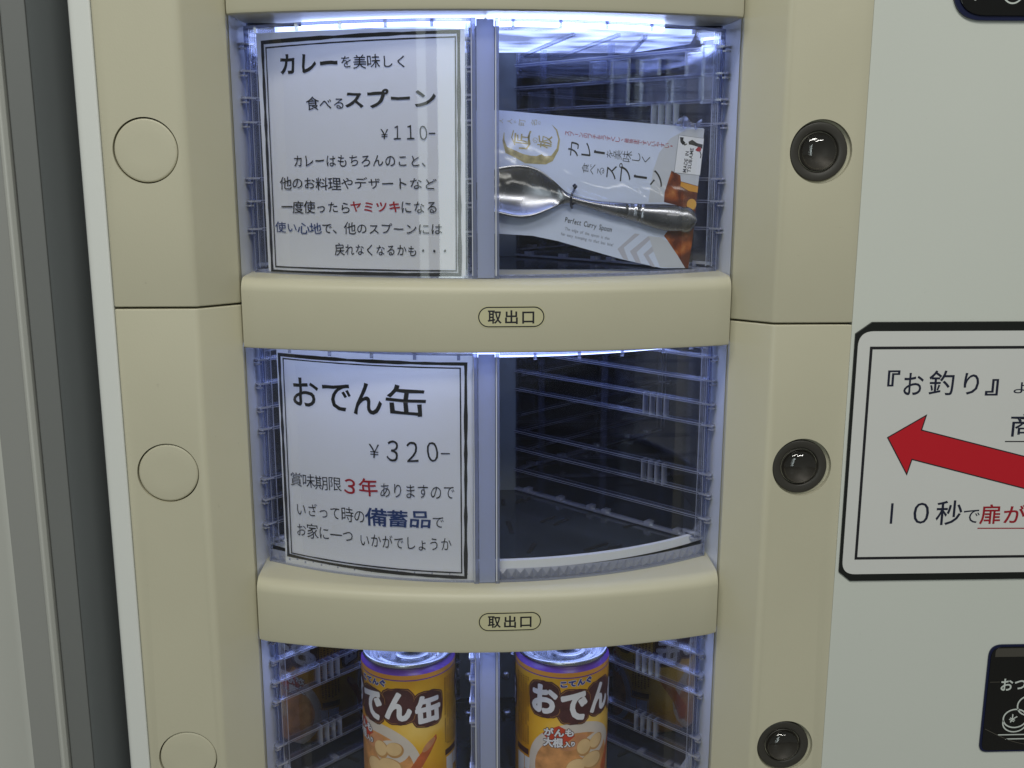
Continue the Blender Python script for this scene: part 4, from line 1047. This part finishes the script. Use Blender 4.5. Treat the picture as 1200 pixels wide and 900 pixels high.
        for s_, bx in (('がんも', (-11.5, 11.5, 56, 62.5)), ('大根', (-12, 3.5, 46.5, 54.5)), ('入り', (4.5, 12.5, 47, 51.5))):
            b4 = (U*18+bx[0], U*18+bx[1], bx[2], bx[3])
            place_fat('lettering', s_, b4, cm, 0.34, 'plaque', t, 0.75)
            place_fat('lettering', s_, b4, cm, 0.50, 'can_white', t, 0.28)
        # small-print columns: rows of dashes too small to read
        m = MB()
        for cidx, du in enumerate((135, 139.5, 144, 148.5, 153, 157)):
            w = 100
            while w > 42:
                hgt = rnd.uniform(0.7, 1.5); wd = rnd.uniform(1.2, 1.9)
                if rnd.random() > 0.12:
                    pts = [cm(0.3)(U*du+a, w+b) for a, b in ((-wd/2, 0), (wd/2, 0), (wd/2, -hgt), (-wd/2, -hgt))]
                    m.add(pts, [(0, 1, 2, 3)])
                w -= hgt+0.9
        m.build('small_print', 'can_text', t)
        patch('label_box', [(U*134, 38), (U*158, 38), (U*158, 33), (U*134, 33)], cm(0.3), 'plaque', t, 3)
        patch('label_box', [(U*136, 31), (U*150, 31), (U*150, 14), (U*136, 14)], cm(0.3), 'can_white', t, 3)
        patch('label_box', [(U*151, 31), (U*160, 31), (U*160, 20), (U*151, 20)], cm(0.3), 'can_white', t, 3)
    return t
make_can('gold oden can left of the centre upright, three plaques showing', -64.5, 60, -83, -500.8)
make_can('gold oden can right of the centre upright, its first brown plaque showing whole', 59.0, 60, -26, -500.8)

# ================================================================ NEIGHBOURING CABINET at the far left
NB = thing('steel_cabinet', 'grey cabinet with rounded door edge standing left of the vending machine', 'cabinet', (-500, 200, -1250))
prof = fillet([(-296, 600), (-296, 2), (-309, -6), (-309, 600)], [0, 2.5, 2.5, 0], 5)
extrude('side_panel', [(-301, 600), (-296.4, 600), (-296.4, 2.3), (-301, 2.3)], -1240, 420, 'appliance_dark', NB)
extrude('corner_post', fillet([(-296.2, 2.1), (-296.2, 0.4), (-310.5, -4), (-310.5, 2.1)], [0, 0.8, 1.0, 0], 5), -1240, 420, 'appliance_mid', NB)
extrude('door_edge', fillet([(-311, 30), (-311, -7), (-313.5, -10.5), (-316.5, -8), (-316.5, 30)], [0, 1.5, 1.5, 1.5, 0], 5), -1240, 420, 'appliance', NB)
extrude('door_shade_strip', fillet([(-317, 30), (-317, -5), (-336.4, -6.5), (-336.4, 30)], [0, 1.0, 0, 0], 5), -1240, 420, 'appliance_shade', NB, smooth=False)  # door face beside the edge, its shade painted as a darker strip
dp = [(-336.5, 30), (-336.5, -6.5)]+[(-338-7*k/3, -6.6-13*math.sin(k/12*1.35)) for k in range(13)]+[(-400, -20), (-760, -22), (-760, 30)]
d_ = extrude('door_panel', dp, -1240, 420, 'appliance', NB, smooth=True)
try: d_.data.set_sharp_from_angle(angle=rad(40))
except Exception: pass
extrude('cabinet_body', [(-760, 31), (-301, 41), (-301, 600), (-760, 600)], -1240, 419, 'appliance_dark', NB)

fo = MB().add([(-4000, -5000, -1251), (4000, -5000, -1251), (4000, 2500, -1251), (-4000, 2500, -1251)], [(0, 1, 2, 3)]).build('floor', 'floor')
tag(fo, kind='structure')

bpy.data.objects.remove(_tobj); bpy.data.curves.remove(_curve)
